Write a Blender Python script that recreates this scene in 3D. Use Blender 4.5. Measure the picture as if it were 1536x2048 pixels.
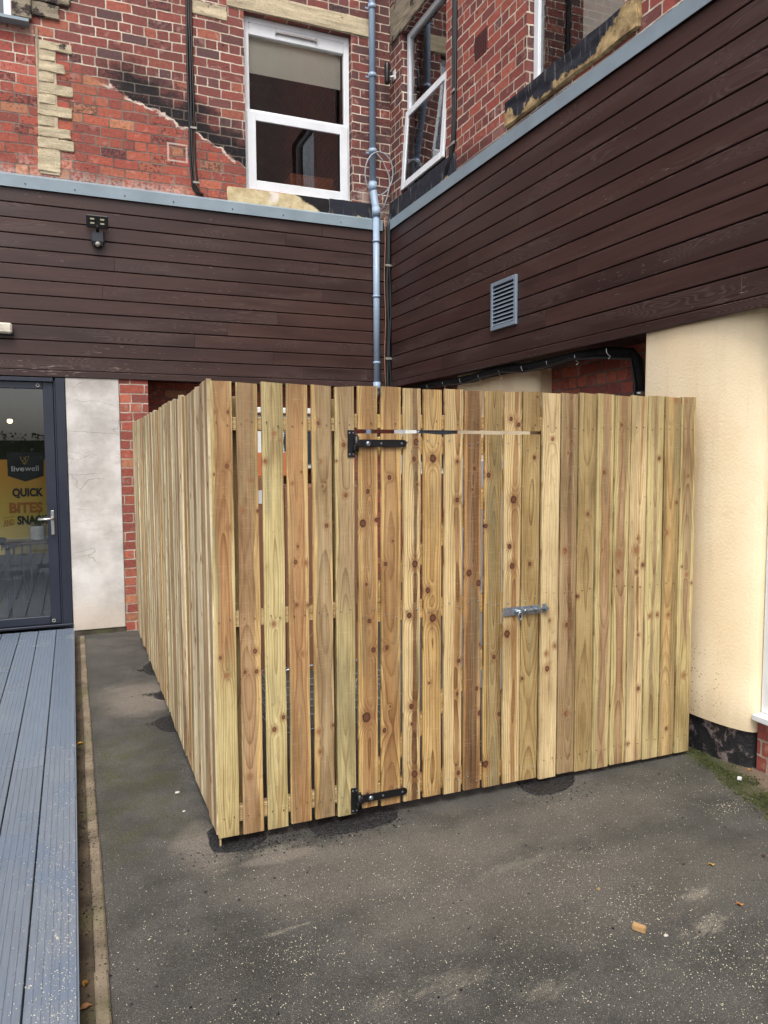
import bpy, bmesh, math, random
from mathutils import Vector, Matrix
random.seed(7)
S = bpy.context.scene
for o in list(bpy.data.objects): bpy.data.objects.remove(o)
COL = S.collection

# ---------------------------------------------------------------- camera
FPX, YAW, PITCH, ROLL, CAMH = 1502.21, 0.392505, 0.0743718, -0.0037719, 1.65
def cam_axes():
    cy, sy, cp, sp = math.cos(YAW), math.sin(YAW), math.cos(PITCH), math.sin(PITCH)
    f = Vector((sy*cp, cy*cp, -sp)); r = Vector((cy, -sy, 0)); u = r.cross(f)
    return r*math.cos(ROLL)+u*math.sin(ROLL), -r*math.sin(ROLL)+u*math.cos(ROLL), f
CR, CU, CF = cam_axes()
cd = bpy.data.cameras.new('camera'); cam = bpy.data.objects.new('camera', cd); COL.objects.link(cam)
cd.sensor_fit = 'VERTICAL'; cd.sensor_height = 36; cd.lens = FPX/2048*36
cd.clip_start = 0.05; cd.clip_end = 500
m = Matrix((CR, CU, -CF)).transposed().to_4x4(); m.translation = (0, 0, CAMH); cam.matrix_world = m
S.camera = cam

# ---------------------------------------------------------------- sky, sun, exposure
SUN_EL, SUN_AZ = math.radians(58), math.radians(205)      # azimuth clockwise from +Y
w = bpy.data.worlds.new('World'); S.world = w; w.use_nodes = True
nt = w.node_tree; nt.nodes.clear()
sky = nt.nodes.new('ShaderNodeTexSky'); sky.sky_type = 'NISHITA'; sky.sun_disc = False
sky.sun_elevation = SUN_EL; sky.sun_rotation = SUN_AZ; sky.dust_density = 4; sky.air_density = 1.0
hs = nt.nodes.new('ShaderNodeHueSaturation'); hs.inputs['Saturation'].default_value = 0.46
tc = nt.nodes.new('ShaderNodeTexCoord'); nz = nt.nodes.new('ShaderNodeTexNoise'); nz.inputs['Scale'].default_value = 2.2; nz.inputs['Detail'].default_value = 5
mr = nt.nodes.new('ShaderNodeMapRange'); mr.inputs[1].default_value = .3; mr.inputs[2].default_value = .7; mr.inputs[3].default_value = .75; mr.inputs[4].default_value = 1.35
vm = nt.nodes.new('ShaderNodeVectorMath'); vm.operation = 'SCALE'
bg = nt.nodes.new('ShaderNodeBackground'); bg.inputs[1].default_value = 0.15
ow = nt.nodes.new('ShaderNodeOutputWorld')
nt.links.new(sky.outputs[0], hs.inputs['Color']); nt.links.new(tc.outputs['Generated'], nz.inputs['Vector']); nt.links.new(nz.outputs[0], mr.inputs[0])
nt.links.new(hs.outputs[0], vm.inputs[0]); nt.links.new(mr.outputs[0], vm.inputs['Scale'])
nt.links.new(vm.outputs[0], bg.inputs[0]); nt.links.new(bg.outputs[0], ow.inputs[0])
sl = bpy.data.lights.new('sun', 'SUN'); sl.energy = 1.3; sl.angle = math.radians(24); sl.color = (1, .96, .9)
so = bpy.data.objects.new('sun', sl); COL.objects.link(so)
sd = Vector((math.sin(SUN_AZ)*math.cos(SUN_EL), math.cos(SUN_AZ)*math.cos(SUN_EL), math.sin(SUN_EL)))
so.rotation_euler = sd.to_track_quat('Z', 'Y').to_euler()
S.view_settings.view_transform = 'Standard'; S.view_settings.look = 'None'
S.view_settings.exposure = 0.71; S.view_settings.gamma = 1
S.render.resolution_x = 768; S.render.resolution_y = 1024
try:
    S.cycles.max_bounces = 8; S.cycles.transparent_max_bounces = 12
except Exception: pass

# ---------------------------------------------------------------- pixel (1536x2048) -> place on a real plane
def ray(x, y): return CR*((x-768)/FPX) - CU*((y-1024)/FPX) + CF
O = Vector((0, 0, CAMH))
def onY(x, y, Y): d = ray(x, y); return O + d*(Y/d.y)
def onX(x, y, X): d = ray(x, y); return O + d*(X/d.x)
def onG(x, y, h=0): d = ray(x, y); return O + d*((h-CAMH)/d.z)

def srgb(r, g, b):
    f = lambda c: (c/255/12.92) if c/255 <= .04045 else ((c/255+.055)/1.055)**2.4
    return (f(r), f(g), f(b), 1)

# ---------------------------------------------------------------- node helper
class NV:
    def __init__(s, g, sock): s.g, s.s = g, sock
    def __add__(a, b): return a.g.math('ADD', a, b)
    __radd__ = __add__
    def __sub__(a, b): return a.g.math('SUBTRACT', a, b)
    def __rsub__(a, b): return a.g.math('SUBTRACT', b, a)
    def __mul__(a, b): return a.g.math('MULTIPLY', a, b)
    __rmul__ = __mul__
    def __truediv__(a, b): return a.g.math('DIVIDE', a, b)
class G:
    def __init__(s, name):
        s.m = bpy.data.materials.new(name); s.m.use_nodes = True; s.t = s.m.node_tree; s.t.nodes.clear()
    def n(s, typ, **k):
        q = s.t.nodes.new('ShaderNode'+typ)
        for a, b in k.items(): setattr(q, a, b)
        return q
    def put(s, sock, v):
        if isinstance(v, NV): s.t.links.new(v.s, sock)
        elif v is not None: sock.default_value = v
    def math(s, op, a, b=None, c=None):
        q = s.n('Math', operation=op); s.put(q.inputs[0], a); s.put(q.inputs[1], b)
        if c is not None: s.put(q.inputs[2], c)
        return NV(s, q.outputs[0])
    def sstep(s, v, a, b, lo=0., hi=1.):
        q = s.n('MapRange', interpolation_type='SMOOTHSTEP')
        s.put(q.inputs[0], v); s.put(q.inputs[1], a); s.put(q.inputs[2], b); s.put(q.inputs[3], lo); s.put(q.inputs[4], hi)
        return NV(s, q.outputs[0])
    def coord(s, kind='UV'):
        q = s.n('TexCoord'); return NV(s, q.outputs[kind])
    def pos(s): return NV(s, s.n('NewGeometry').outputs['Position'])
    def sep(s, v):
        q = s.n('SeparateXYZ'); s.put(q.inputs[0], v); return [NV(s, q.outputs[i]) for i in range(3)]
    def comb(s, x=0., y=0., z=0.):
        q = s.n('CombineXYZ')
        for i, v in enumerate((x, y, z)): s.put(q.inputs[i], v)
        return NV(s, q.outputs[0])
    def noise(s, v, scale=5., detail=3., rough=.5, dist=0., col=False):
        q = s.n('TexNoise'); s.put(q.inputs['Vector'], v); s.put(q.inputs['Scale'], scale)
        q.inputs['Detail'].default_value = detail; q.inputs['Roughness'].default_value = rough; q.inputs['Distortion'].default_value = dist
        return NV(s, q.outputs[1 if col else 0])
    def white(s, v, col=False):
        q = s.n('TexWhiteNoise', noise_dimensions='3D'); s.put(q.inputs['Vector'], v); return NV(s, q.outputs['Color' if col else 'Value'])
    def voro(s, v, scale, feature='F1', out='Distance', rnd=1.):
        q = s.n('TexVoronoi', feature=feature); s.put(q.inputs['Vector'], v); s.put(q.inputs['Scale'], scale); q.inputs['Randomness'].default_value = rnd
        return NV(s, q.outputs[out])
    def ramp(s, v, stops, const=False):
        q = s.n('ValToRGB'); e = q.color_ramp.elements
        if const: q.color_ramp.interpolation = 'CONSTANT'
        while len(e) < len(stops): e.new(.5)
        for i, (p, c) in enumerate(stops): e[i].position = p; e[i].color = c
        s.put(q.inputs[0], v); return NV(s, q.outputs[0])
    def mix(s, f, a, b, mode='MIX'):
        q = s.n('Mix', data_type='RGBA', blend_type=mode)
        s.put(q.inputs[0], f); s.put(q.inputs[6], a); s.put(q.inputs[7], b); return NV(s, q.outputs[2])
    def attr(s, name, typ='OBJECT', out='Fac'):
        q = s.n('Attribute', attribute_type=typ, attribute_name=name); return NV(s, q.outputs[out])
    def bump(s, h, strength=.3, dist=.01, normal=None):
        q = s.n('Bump'); s.put(q.inputs['Height'], h); q.inputs['Strength'].default_value = strength; q.inputs['Distance'].default_value = dist
        if normal: s.put(q.inputs['Normal'], normal)
        return NV(s, q.outputs[0])
    def done(s, col, rough=.6, bump=None, metal=0., spec=None, coat=None):
        p = s.n('BsdfPrincipled'); s.put(p.inputs['Base Color'], col); s.put(p.inputs['Roughness'], rough); s.put(p.inputs['Metallic'], metal)
        if spec is not None: s.put(p.inputs['Specular IOR Level'], spec)
        if coat is not None: s.put(p.inputs['Coat Weight'], coat)
        if bump: s.put(p.inputs['Normal'], bump)
        o = s.n('OutputMaterial'); s.t.links.new(p.outputs[0], o.inputs[0]); return s.m

def plain(name, rgb, rough=.5, metal=0., var=.12, scale=6., bump=.0):
    g = G(name); v = g.coord('Object'); n = g.noise(v, scale, 5, .65)
    c = g.mix(1., srgb(*rgb), g.ramp(n, [(.3, (1-var*2,)*3+(1,)), (.7, (1+var*.6,)*3+(1,))]), 'MULTIPLY')
    b = g.bump(g.noise(v, scale*14, 4), bump, .003) if bump else None
    return g.done(c, g.sstep(n, .3, .7, rough*.85, min(1., rough*1.15)), b, metal)

# ---------------------------------------------------------------- mesh helper
class MB:
    def __init__(s): s.v, s.f, s.r, s.sm = [], [], [], []
    def poly(s, pts, rnd=0., smooth=False):
        i = len(s.v); s.v += [tuple(p) for p in pts]; s.f.append(tuple(range(i, i+len(pts)))); s.r.append(rnd); s.sm.append(smooth)
    def sheet(s, x0, x1, y0, y1, z0, z1):
        if y1-y0 < x1-x0: s.poly([(x0, y0, z0), (x1, y0, z0), (x1, y0, z1), (x0, y0, z1)])
        else: s.poly([(x0, y0, z0), (x0, y0, z1), (x0, y1, z1), (x0, y1, z0)])
    def box(s, x0, x1, y0, y1, z0, z1, rnd=0., c=0.):
        if c <= 0:
            i = len(s.v)
            s.v += [(x, y, z) for x in (x0, x1) for y in (y0, y1) for z in (z0, z1)]
            for f in ((0,1,3,2),(4,6,7,5),(0,4,5,1),(2,3,7,6),(0,2,6,4),(1,5,7,3)):
                s.f.append(tuple(i+k for k in f)); s.r.append(rnd); s.sm.append(False)
        else:
            bm = bmesh.new(); bmesh.ops.create_cube(bm, size=1)
            for v in bm.verts: v.co = ((x0+x1)/2+v.co.x*(x1-x0), (y0+y1)/2+v.co.y*(y1-y0), (z0+z1)/2+v.co.z*(z1-z0))
            bmesh.ops.bevel(bm, geom=list(bm.edges), offset=c, segments=1, affect='EDGES', profile=.5)
            s.bm(bm, rnd)
    def bm(s, bm, rnd=0., smooth=False, mat=None):
        bm.verts.ensure_lookup_table(); i = len(s.v)
        for v in bm.verts: v.index
        bm.verts.index_update()
        s.v += [tuple(mat @ v.co) if mat else tuple(v.co) for v in bm.verts]
        for f in bm.faces: s.f.append(tuple(i+v.index for v in f.verts)); s.r.append(rnd); s.sm.append(smooth)
        bm.free()
    def prism(s, prof, a, b, axis, rnd=0., smooth=False, caps=True):
        """profile of 2-D points swept along an axis from a to b; axis x: (y,z), y: (x,z), z: (x,y)"""
        P = lambda p, t: (t, p[0], p[1]) if axis == 'x' else ((p[0], t, p[1]) if axis == 'y' else (p[0], p[1], t))
        i = len(s.v); n = len(prof)
        s.v += [P(p, a) for p in prof]+[P(p, b) for p in prof]
        for k in range(n):
            k2 = (k+1) % n; s.f.append((i+k, i+k2, i+n+k2, i+n+k)); s.r.append(rnd); s.sm.append(smooth)
        if caps:
            s.f.append(tuple(i+k for k in range(n))[::-1]); s.f.append(tuple(i+n+k for k in range(n))); s.r += [rnd]*2; s.sm += [False]*2
    def tube(s, pts, r, seg=12, rnd=0., caps=True):
        pts = [Vector(p) for p in pts]; rings = []; up = None
        rr = r if isinstance(r, (list, tuple)) else [r]*len(pts)
        for k, p in enumerate(pts):
            d = ((pts[min(k+1, len(pts)-1)]-p).normalized() + (p-pts[max(k-1, 0)]).normalized())
            d = d.normalized() if d.length > 1e-6 else Vector((0, 0, 1))
            if up is None: up = Vector((0, 0, 1)) if abs(d.z) < .9 else Vector((0, 1, 0))
            a = d.cross(up).normalized(); b = a.cross(d).normalized(); up = b
            i = len(s.v); s.v += [tuple(p+(a*math.cos(t)+b*math.sin(t))*rr[k]) for t in [2*math.pi*j/seg for j in range(seg)]]
            rings.append(i)
        for i, j in zip(rings, rings[1:]):
            for k in range(seg):
                k2 = (k+1) % seg; s.f.append((i+k, j+k, j+k2, i+k2)); s.r.append(rnd); s.sm.append(True)
        if caps:
            s.f.append(tuple(rings[0]+k for k in range(seg))); s.f.append(tuple(rings[-1]+k for k in range(seg))[::-1]); s.r += [rnd]*2; s.sm += [False]*2
    def lathe(s, prof, c, seg=20):
        rings = []
        for r, z in prof:
            i = len(s.v); rings.append(i); s.v += [(c[0]+r*math.cos(2*math.pi*j/seg), c[1]+r*math.sin(2*math.pi*j/seg), c[2]+z) for j in range(seg)]
        for i, j in zip(rings, rings[1:]):
            for k in range(seg):
                k2 = (k+1) % seg; s.f.append((i+k, i+k2, j+k2, j+k)); s.r.append(0); s.sm.append(True)
    def build(s, name, mat, parent=None, origin=None, uvoff=(0, 0), fixn=True):
        me = bpy.data.meshes.new(name); ox = Vector(origin) if origin else Vector((0, 0, 0))
        me.from_pydata([tuple(Vector(v)-ox) for v in s.v], [], s.f)
        if fixn:
            bm = bmesh.new(); bm.from_mesh(me); bmesh.ops.recalc_face_normals(bm, faces=bm.faces); bm.to_mesh(me); bm.free()
        for p, q in zip(me.polygons, s.sm): p.use_smooth = q
        at = me.attributes.new('rnd', 'FLOAT', 'FACE')
        at.data.foreach_set('value', s.r)
        uv = me.uv_layers.new(name='UVMap').data
        for p in me.polygons:
            n = p.normal; ax = max(range(3), key=lambda k: abs(n[k]))
            for li in p.loop_indices:
                c = me.vertices[me.loops[li].vertex_index].co + ox
                a, b = ((c.y, c.z) if ax == 0 else (c.x, c.z) if ax == 1 else (c.x, c.y))
                uv[li].uv = (a+uvoff[0], b+uvoff[1])
        me.materials.append(mat)
        o = bpy.data.objects.new(name, me); COL.objects.link(o); o.location = ox
        if parent:
            o.parent = parent
            off = Vector((0, 0, 0)); q = parent
            while q: off += q.location; q = q.parent
            o.location = ox - off
        return o
def tag(o, label=None, cat=None, group=None, kind=None):
    if label: o['label'] = label
    if cat: o['category'] = cat
    if group: o['group'] = group
    if kind: o['kind'] = kind
    return o
def thing(name, label, cat, loc=(0, 0, 0), group=None):
    o = bpy.data.objects.new(name, None); COL.objects.link(o); o.location = loc; o.empty_display_size = .1
    return tag(o, label, cat, group)

# ================================================================ MATERIALS
def mat_wood(name, rail=False):
    g = G(name); X, Y, Z = g.sep(g.coord('Object'))
    seed = g.attr('seed'); sap = g.attr('sap', out='Color'); heart = g.attr('heart', out='Color')
    hx = g.attr('hx'); hw = g.attr('hw'); dep = g.attr('dep'); gate = g.attr('gate')
    n1 = g.noise(g.comb(seed, Z*1.3, 0.), 1., 2) - .5
    n2 = g.noise(g.comb(seed+9., Z*.9, 0.), 1., 1.5) - .5
    wob = g.noise(g.comb(X*22., Z*2.2, seed), 1., 3) - .5
    # knots given per board
    flow = None; kd = None
    for k in range(8):
        kx, kz, kr = g.sep(g.attr('k%d' % k, out='Vector'))
        krs = g.math('MAXIMUM', kr, .0002)
        dx = (X-kx)/krs; dz = (Z-kz)/krs*.82
        d = g.math('SQRT', dx*dx+dz*dz)
        on = g.math('GREATER_THAN', kr, .001)
        d = d + (1.-on)*50.
        fl = g.math('EXPONENT', (d*d)*-.16)*krs
        flow = fl if flow is None else flow+fl
        kd = d if kd is None else g.math('MINIMUM', kd, d)
    kd = kd + (g.noise(g.comb(X*60., Z*60., seed), 1., 2)-.5)*.5
    # tiny pin knots
    vec = g.comb(X*9., Z*5., seed); vo = g.n('TexVoronoi'); g.put(vo.inputs['Vector'], vec); vo.inputs['Scale'].default_value = 1.6
    vcol = NV(g, vo.outputs['Color']); vd = NV(g, vo.outputs['Distance']); vr, _, _ = g.sep(vcol)
    pin = g.sstep(vd, .02, .05, 1., 0.)*g.math('GREATER_THAN', vr, .45)
    x0 = hx + n1*.035
    dd = dep + n2*.16 
    xr = X-x0
    r = g.math('SQRT', xr*xr + dd*dd) + wob*.006 + flow*1.25
    ph = r*112.; fr = g.math('FRACT', ph)
    ring = g.math('POWER', fr, 2.6)*g.sstep(fr, .90, 1., 1., 0.)
    rn = g.white(g.comb(g.math('FLOOR', ph), seed, 0.))
    ring = ring*(rn*.75+.3)
    fine = g.noise(g.comb(X*420., Z*7., seed), 1., 3, .6)
    blot = g.noise(g.comb(X*7., Z*1.6, seed+3.), 1., 4, .6)
    fuzz = g.noise(g.comb(X*260., Z*160., seed), 1., 2, .7)
    hm = g.sstep(g.math('ABSOLUTE', xr+wob*.012) + (blot-.5)*.03 - hw, -.004, .004, 1., 0.)
    zh = g.attr('zh'); zhw = g.sstep(Z+(blot-.5)*.8, zh-.15, zh+.15, 0., 1.)
    hm = hm*zhw
    c = g.mix(hm, sap, heart)
    c = g.mix(g.math('MINIMUM', ring*(.95+gate*.35), 1.), c, g.mix(.92, c, (.33, .19, .09, 1), 'MULTIPLY'))
    lightband = g.noise(g.comb(X*55., Z*1.2, seed+5.), 1., 3)
    c = g.mix(g.sstep(lightband, .45, .75, 0., .35), c, g.mix(.5, c, (.85, .75, .48, 1)))
    c = g.mix(1., c, g.ramp(fine, [(.25, (.70, .67, .62, 1)), (.75, (1.16, 1.16, 1.16, 1))]), 'MULTIPLY')
    c = g.mix(1., c, g.ramp(blot, [(.26, (.44, .38, .31, 1)), (.45, (.84, .81, .76, 1)), (.58, (1.0, 1.0, .98, 1)), (.78, (1.16, 1.15, 1.1, 1))]), 'MULTIPLY')
    c = g.mix(g.sstep(fuzz, .62, .8, 0., .3), c, (.62, .54, .40, 1))
    strk = g.noise(g.comb(X*130., Z*2.4, seed+8.), 1., 3, .6)
    c = g.mix(g.sstep(strk, .54, .70, 0., .6), c, g.mix(.85, c, (.42, .30, .18, 1), 'MULTIPLY'))
    gs = g.noise(g.comb(X*16., Z*1.1, seed+31.), 1., 3, .6)
    c = g.mix(g.sstep(gs, .54, .72, 0., .55), c, (.20, .18, .10, 1))
    saw = g.noise(g.comb(X*14.+Z*22., Z*330., seed), 1., 2, .6); c = g.mix(g.sstep(saw, .58, .74, 0., .28), c, g.mix(.5, c, (.80, .72, .54, 1)))
    dirt = g.noise(g.comb(X*34., Z*19., seed+50.), 1., 4, .75); c = g.mix(g.sstep(dirt, .56, .74, 0., .38), c, (.16, .125, .08, 1))
    topd = g.sstep(Z + (blot-.5)*.5, 1.62, 1.93, 0., .28); c = g.mix(topd, c, (.20, .135, .07, 1))
    c = g.mix(g.sstep(kd, .8, 3.4, .6, 0.), c, (.25, .12, .05, 1))
    kc = g.ramp(kd*.5, [(0., (.24, .10, .045, 1)), (.28, (.17, .07, .032, 1)), (.44, (.06, .024, .014, 1)), (.52, (.22, .11, .05, 1))])
    kc = g.mix(g.sstep(g.noise(g.comb(X*9., Z*9., seed+77.), 1., 1), .48, .56, 0., .75)*(1.-gate), kc, (.34, .16, .07, 1))
    kc = g.mix(gate*.45, kc, (.05, .02, .012, 1))
    c = g.mix(g.sstep(kd, .95, 1.15, 1., 0.), c, kc)
    c = g.mix(pin*.75, c, (.07, .035, .02, 1))
    # grime near foot
    foot = g.sstep(Z + (blot-.5)*.18, .0, .12, .22, 0.)
    c = g.mix(foot, c, (.16, .11, .06, 1))
    h = fine*.5 + ring*-.5 + fuzz*.4
    return g.done(c, g.sstep(blot, .3, .7, .55, .8), g.bump(h, .35, .0015), spec=.3)
WOOD = mat_wood('pressure_treated_softwood')

def mat_brick(name, kind):
    g = G(name); uv = g.coord('UV'); U, V, _ = g.sep(uv)
    nd = g.noise(uv, 9., 2, col=True); nx, ny, _z = g.sep(nd)
    low = g.noise(uv, 1.3, 1)
    u = U + (nx-.5)*.011; v = V + (ny-.5)*.011 + (low-.5)*.03
    CH = .083 if kind in 'B' else .086
    rowf = v/CH; row = g.math('FLOOR', rowf); fv = g.math('FRACT', rowf)
    hdr = g.math('LESS_THAN', g.math('MODULO', row+400., 4.), .5) if kind != 'shade' else g.math('LESS_THAN', g.math('MODULO', row+400., 5.), .5)
    par = g.math('MODULO', row+400., 2.)
    LB = .208 if kind == 'B' else .222
    L = LB - hdr*(LB/2)
    jit = g.white(g.comb(row, 3., 1.))
    uu = u/L + par*.5 + hdr*.25 + jit*.16
    col = g.math('FLOOR', uu); fu = g.math('FRACT', uu)
    rid = g.comb(col, row, hdr*7.)
    rnd = g.white(rid); rnd2 = g.white(g.comb(row, col, 5.)); rnd3 = g.white(g.comb(col+.5, row, 9.))
    du = g.math('MINIMUM', fu, 1.-fu)*L; dv = g.math('MINIMUM', fv, 1.-fv)*CH
    # rounded corners: combine
    R_ = .014
    ax = g.math('MAXIMUM', R_-du, 0.); ay = g.math('MAXIMUM', R_-dv, 0.)
    d = R_ - g.math('SQRT', ax*ax+ay*ay)
    edge = g.noise(uv, 60., 3)
    mw = .0052
    mort = g.sstep(d + (edge-.5)*.0085, mw-.0008, mw+.0014, 1., 0.)
    mott = g.noise(uv, 34., 4, .65); mott2 = g.noise(uv, 120., 3, .6)
    big = g.noise(uv, 1.1, 4, .6); med = g.noise(uv, 4.5, 4, .6)
    c3 = lambda *a: srgb(*a)
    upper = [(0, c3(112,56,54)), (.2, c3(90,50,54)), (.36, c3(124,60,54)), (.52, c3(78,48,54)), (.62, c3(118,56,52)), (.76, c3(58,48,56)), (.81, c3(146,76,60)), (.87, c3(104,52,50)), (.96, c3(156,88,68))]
    lower = [(0, c3(160,74,56)), (.18, c3(146,64,52)), (.34, c3(168,84,62)), (.5, c3(134,60,50)), (.62, c3(172,94,70)), (.74, c3(152,68,54)), (.86, c3(128,60,52)), (.95, c3(178,120,86))]
    pink = [(0, c3(178,92,80)), (.25, c3(166,80,70)), (.5, c3(186,112,98)), (.75, c3(156,76,66)), (.9, c3(186,146,134))]
    red = [(0, c3(142,60,52)), (.18, c3(128,54,50)), (.34, c3(154,72,58)), (.5, c3(116,52,50)), (.62, c3(148,68,58)), (.75, c3(98,48,50)), (.84, c3(160,84,66)), (.95, c3(140,98,92))]
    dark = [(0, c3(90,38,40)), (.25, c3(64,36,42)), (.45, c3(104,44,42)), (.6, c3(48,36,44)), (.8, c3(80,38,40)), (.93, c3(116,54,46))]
    mort_pale = g.mix(g.sstep(med, .3, .6), srgb(226,214,196), srgb(180,164,148))
    mort_grey = g.mix(g.sstep(med, .35, .65), srgb(136,122,112), srgb(100,84,78))
    soot = None
    if kind == 'A':
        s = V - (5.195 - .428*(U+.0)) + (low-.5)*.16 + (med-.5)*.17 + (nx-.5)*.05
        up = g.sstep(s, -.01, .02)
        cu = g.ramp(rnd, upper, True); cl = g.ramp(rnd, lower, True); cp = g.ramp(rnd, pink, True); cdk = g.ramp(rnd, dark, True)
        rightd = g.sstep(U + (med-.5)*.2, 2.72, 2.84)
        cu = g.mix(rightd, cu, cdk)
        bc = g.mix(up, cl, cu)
        left = g.sstep(U+(V-4.7)*.03, -.175, -.17, 1., 0.)
        lm = g.sstep(V+(big-.5)*.6, 4.75, 4.95); bc = g.mix(left*lm, bc, cp)
        bc = g.mix(left*(1.-lm), bc, cl)
        mc = g.mix(g.math('MAXIMUM', up, left*lm), mort_grey, mort_pale)
        band = g.sstep(s, -.02, .01)*g.sstep(s + (med-.5)*.45 + (rnd-.5)*.1 + (mott-.5)*.25, .12, .42, 1., 0.)*g.sstep(U, .25, .6)*g.sstep(U, 2.9, 2.6, 1., 1.)
        soot = band*g.sstep(mott, .30, .5, .8, 1.)
        soot = soot*g.sstep(mort, 0., 1., 1., .82)
        scar = g.sstep(g.math('ABSOLUTE', s+.012+(edge-.5)*.02), .006, .016, 1., 0.)*g.sstep(g.noise(uv, 5., 2), .40, .5)*g.sstep(U, .3, .45)*g.sstep(U, 1.66, 1.7, 1., 0.)
        white = scar
        efl = g.sstep(big+(mott-.5)*.35, .56, .66)*g.sstep(V, 5.1, 4.4)
        foot = g.sstep(V + (med-.5)*.15, 4.1, 4.26, .55, 0.)*g.sstep(U, 1.2, 1.0)
        white = g.math('MAXIMUM', white, g.math('MAXIMUM', foot*g.sstep(mott, .35, .6), efl*.35))
        sq = g.math('MULTIPLY', g.sstep(g.math('ABSOLUTE', g.math('MAXIMUM', g.math('ABSOLUTE', U-1.01), g.math('ABSOLUTE', V-4.51)*1.1)-.085), .005, .012, 1., 0.), g.sstep(edge, .3, .5, .25, .7))
        white = g.math('MAXIMUM', white, sq)
    elif kind == 'B':
        cr_ = g.ramp(rnd, red, True); cdk = g.ramp(rnd, dark, True)
        f = g.math('MAXIMUM', g.sstep(U + (med-.5)*.5, 6.15, 7.0), g.sstep(U, 3.44, 3.42))
        bc = g.mix(f, cr_, cdk); mc = mort_pale
        soot = g.sstep(V + (med-.5)*.2, 4.18, 4.32, .55, 0.)*g.sstep(U, 5.2, 5.8)
        white = g.math('MULTIPLY', mort, 0.)
    elif kind == 'shade':
        bc = g.ramp(rnd, lower, True); mc = mort_grey; white = mort*0.
    else:   # pilaster and low wall: clean reds
        bc = g.ramp(rnd, lower, True); mc = g.mix(.3, mort_pale, mort_grey)
        white = g.sstep(big+(mott-.5)*.3, .6, .68)*.5
    bc = g.mix(1., bc, g.ramp(mott, [(.25, (.42, .38, .40, 1)), (.5, (.96, .96, .96, 1)), (.75, (1.35, 1.3, 1.25, 1))]), 'MULTIPLY')
    bc = g.mix(g.sstep(g.noise(uv, 13., 3)+(rnd3-.5)*.12, .58, .74, 0., .45), bc, srgb(182, 150, 138))
    bc = g.mix(1., bc, g.ramp(rnd2, [(0, (.78, .78, .8, 1)), (1, (1.18, 1.15, 1.1, 1))]), 'MULTIPLY')
    bc = g.mix(g.sstep(mott2, .66, .74, 0., .5), bc, (.03, .022, .022, 1))
    bc = g.mix(.22, bc, srgb(164,120,110))
    if kind in 'AB':   # mottled soot lying on the brick faces
        so_ = g.sstep(mott + (rnd3-.5)*.5, .68, .80, 0., .75); bc = g.mix(so_, bc, (.028, .024, .03, 1))
    mc = g.mix(1., mc, g.ramp(mott2, [(.3, (.75, .75, .75, 1)), (.7, (1.1, 1.1, 1.1, 1))]), 'MULTIPLY')
    c = g.mix(mort, bc, mc)
    if soot is not None: c = g.mix(soot, c, (.012, .011, .013, 1))
    c = g.mix(white, c, srgb(205, 190, 178))
    h = (1.-mort)*.8 + mott*.35 + mott2*.15 + rnd3*.2
    return g.done(c, .85, g.bump(h, .8, .007), spec=.25)
BRICK_A = mat_brick('weathered_brick_main', 'A'); BRICK_B = mat_brick('weathered_brick_side', 'B')
BRICK_S = mat_brick('recess_brick', 'shade'); BRICK_P = mat_brick('pilaster_brick', 'P')

def mat_stone(name, base, stain, amt):
    g = G(name); v = g.pos(); n = g.noise(v, 5., 5, .6); f = g.noise(v, 60., 4, .6); lay = g.noise(g.comb(*[a*b for a, b in zip(g.sep(v), (3., 3., 26.))]), 1., 4, .6)
    c = g.mix(g.sstep(lay, .3, .7), base, tuple(x*.68 for x in base[:3])+(1,))
    c = g.mix(1., c, g.ramp(f, [(.3, (.82, .8, .78, 1)), (.7, (1.1, 1.1, 1.1, 1))]), 'MULTIPLY')
    c = g.mix(g.sstep(n+(f-.5)*.25, .74-amt*.6, .82-amt*.6), c, stain)
    return g.done(c, .85, g.bump(lay*.6+f*.3+n*.4, .9, .012), spec=.2)
STONE = mat_stone('yellow_sandstone', srgb(206,193,164), srgb(36,32,34), .16)
STONE_G = mat_stone('grey_sandstone', srgb(150,140,122), srgb(60,54,52), .3)
STONE_B = mat_stone('sooty_sandstone', srgb(48,50,56), srgb(22,22,26), .45)
def mat_sillworn(name, thr, ends=False):
    g = G(name); v = g.pos(); x, y, z = g.sep(v); n = g.noise(v, 9., 5, .65); f = g.noise(v, 70., 3, .6)
    st = g.noise(g.comb(x*30., y*30., z*3.), 1., 3)
    zz = z + (n-.5)*.26
    if ends:
        e1 = g.sstep(y, 4.18, 3.78, 0., .13); e2 = g.sstep(y, 5.02, 5.14, 0., .06); zz = zz - e1 - e2
    m_ = g.sstep(zz, thr-.01, thr+.012)
    blk = g.mix(g.sstep(st, .55, .7), srgb(44,46,54), srgb(96,94,92))
    blk = g.mix(g.sstep(st, .7, .76, 0., .6), blk, srgb(160,146,112))
    raw = g.mix(g.sstep(n, .35, .65), srgb(184,160,116), srgb(112,92,66))
    c = g.mix(m_, raw, blk)
    return g.done(c, .85, g.bump(n+f*.4, .9, .01), spec=.2)
SILL_W = mat_sillworn('blackened_sill_with_worn_edge', 4.205, True)
SILL_C = mat_sillworn('blackened_sill_chipped', 4.095)
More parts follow.
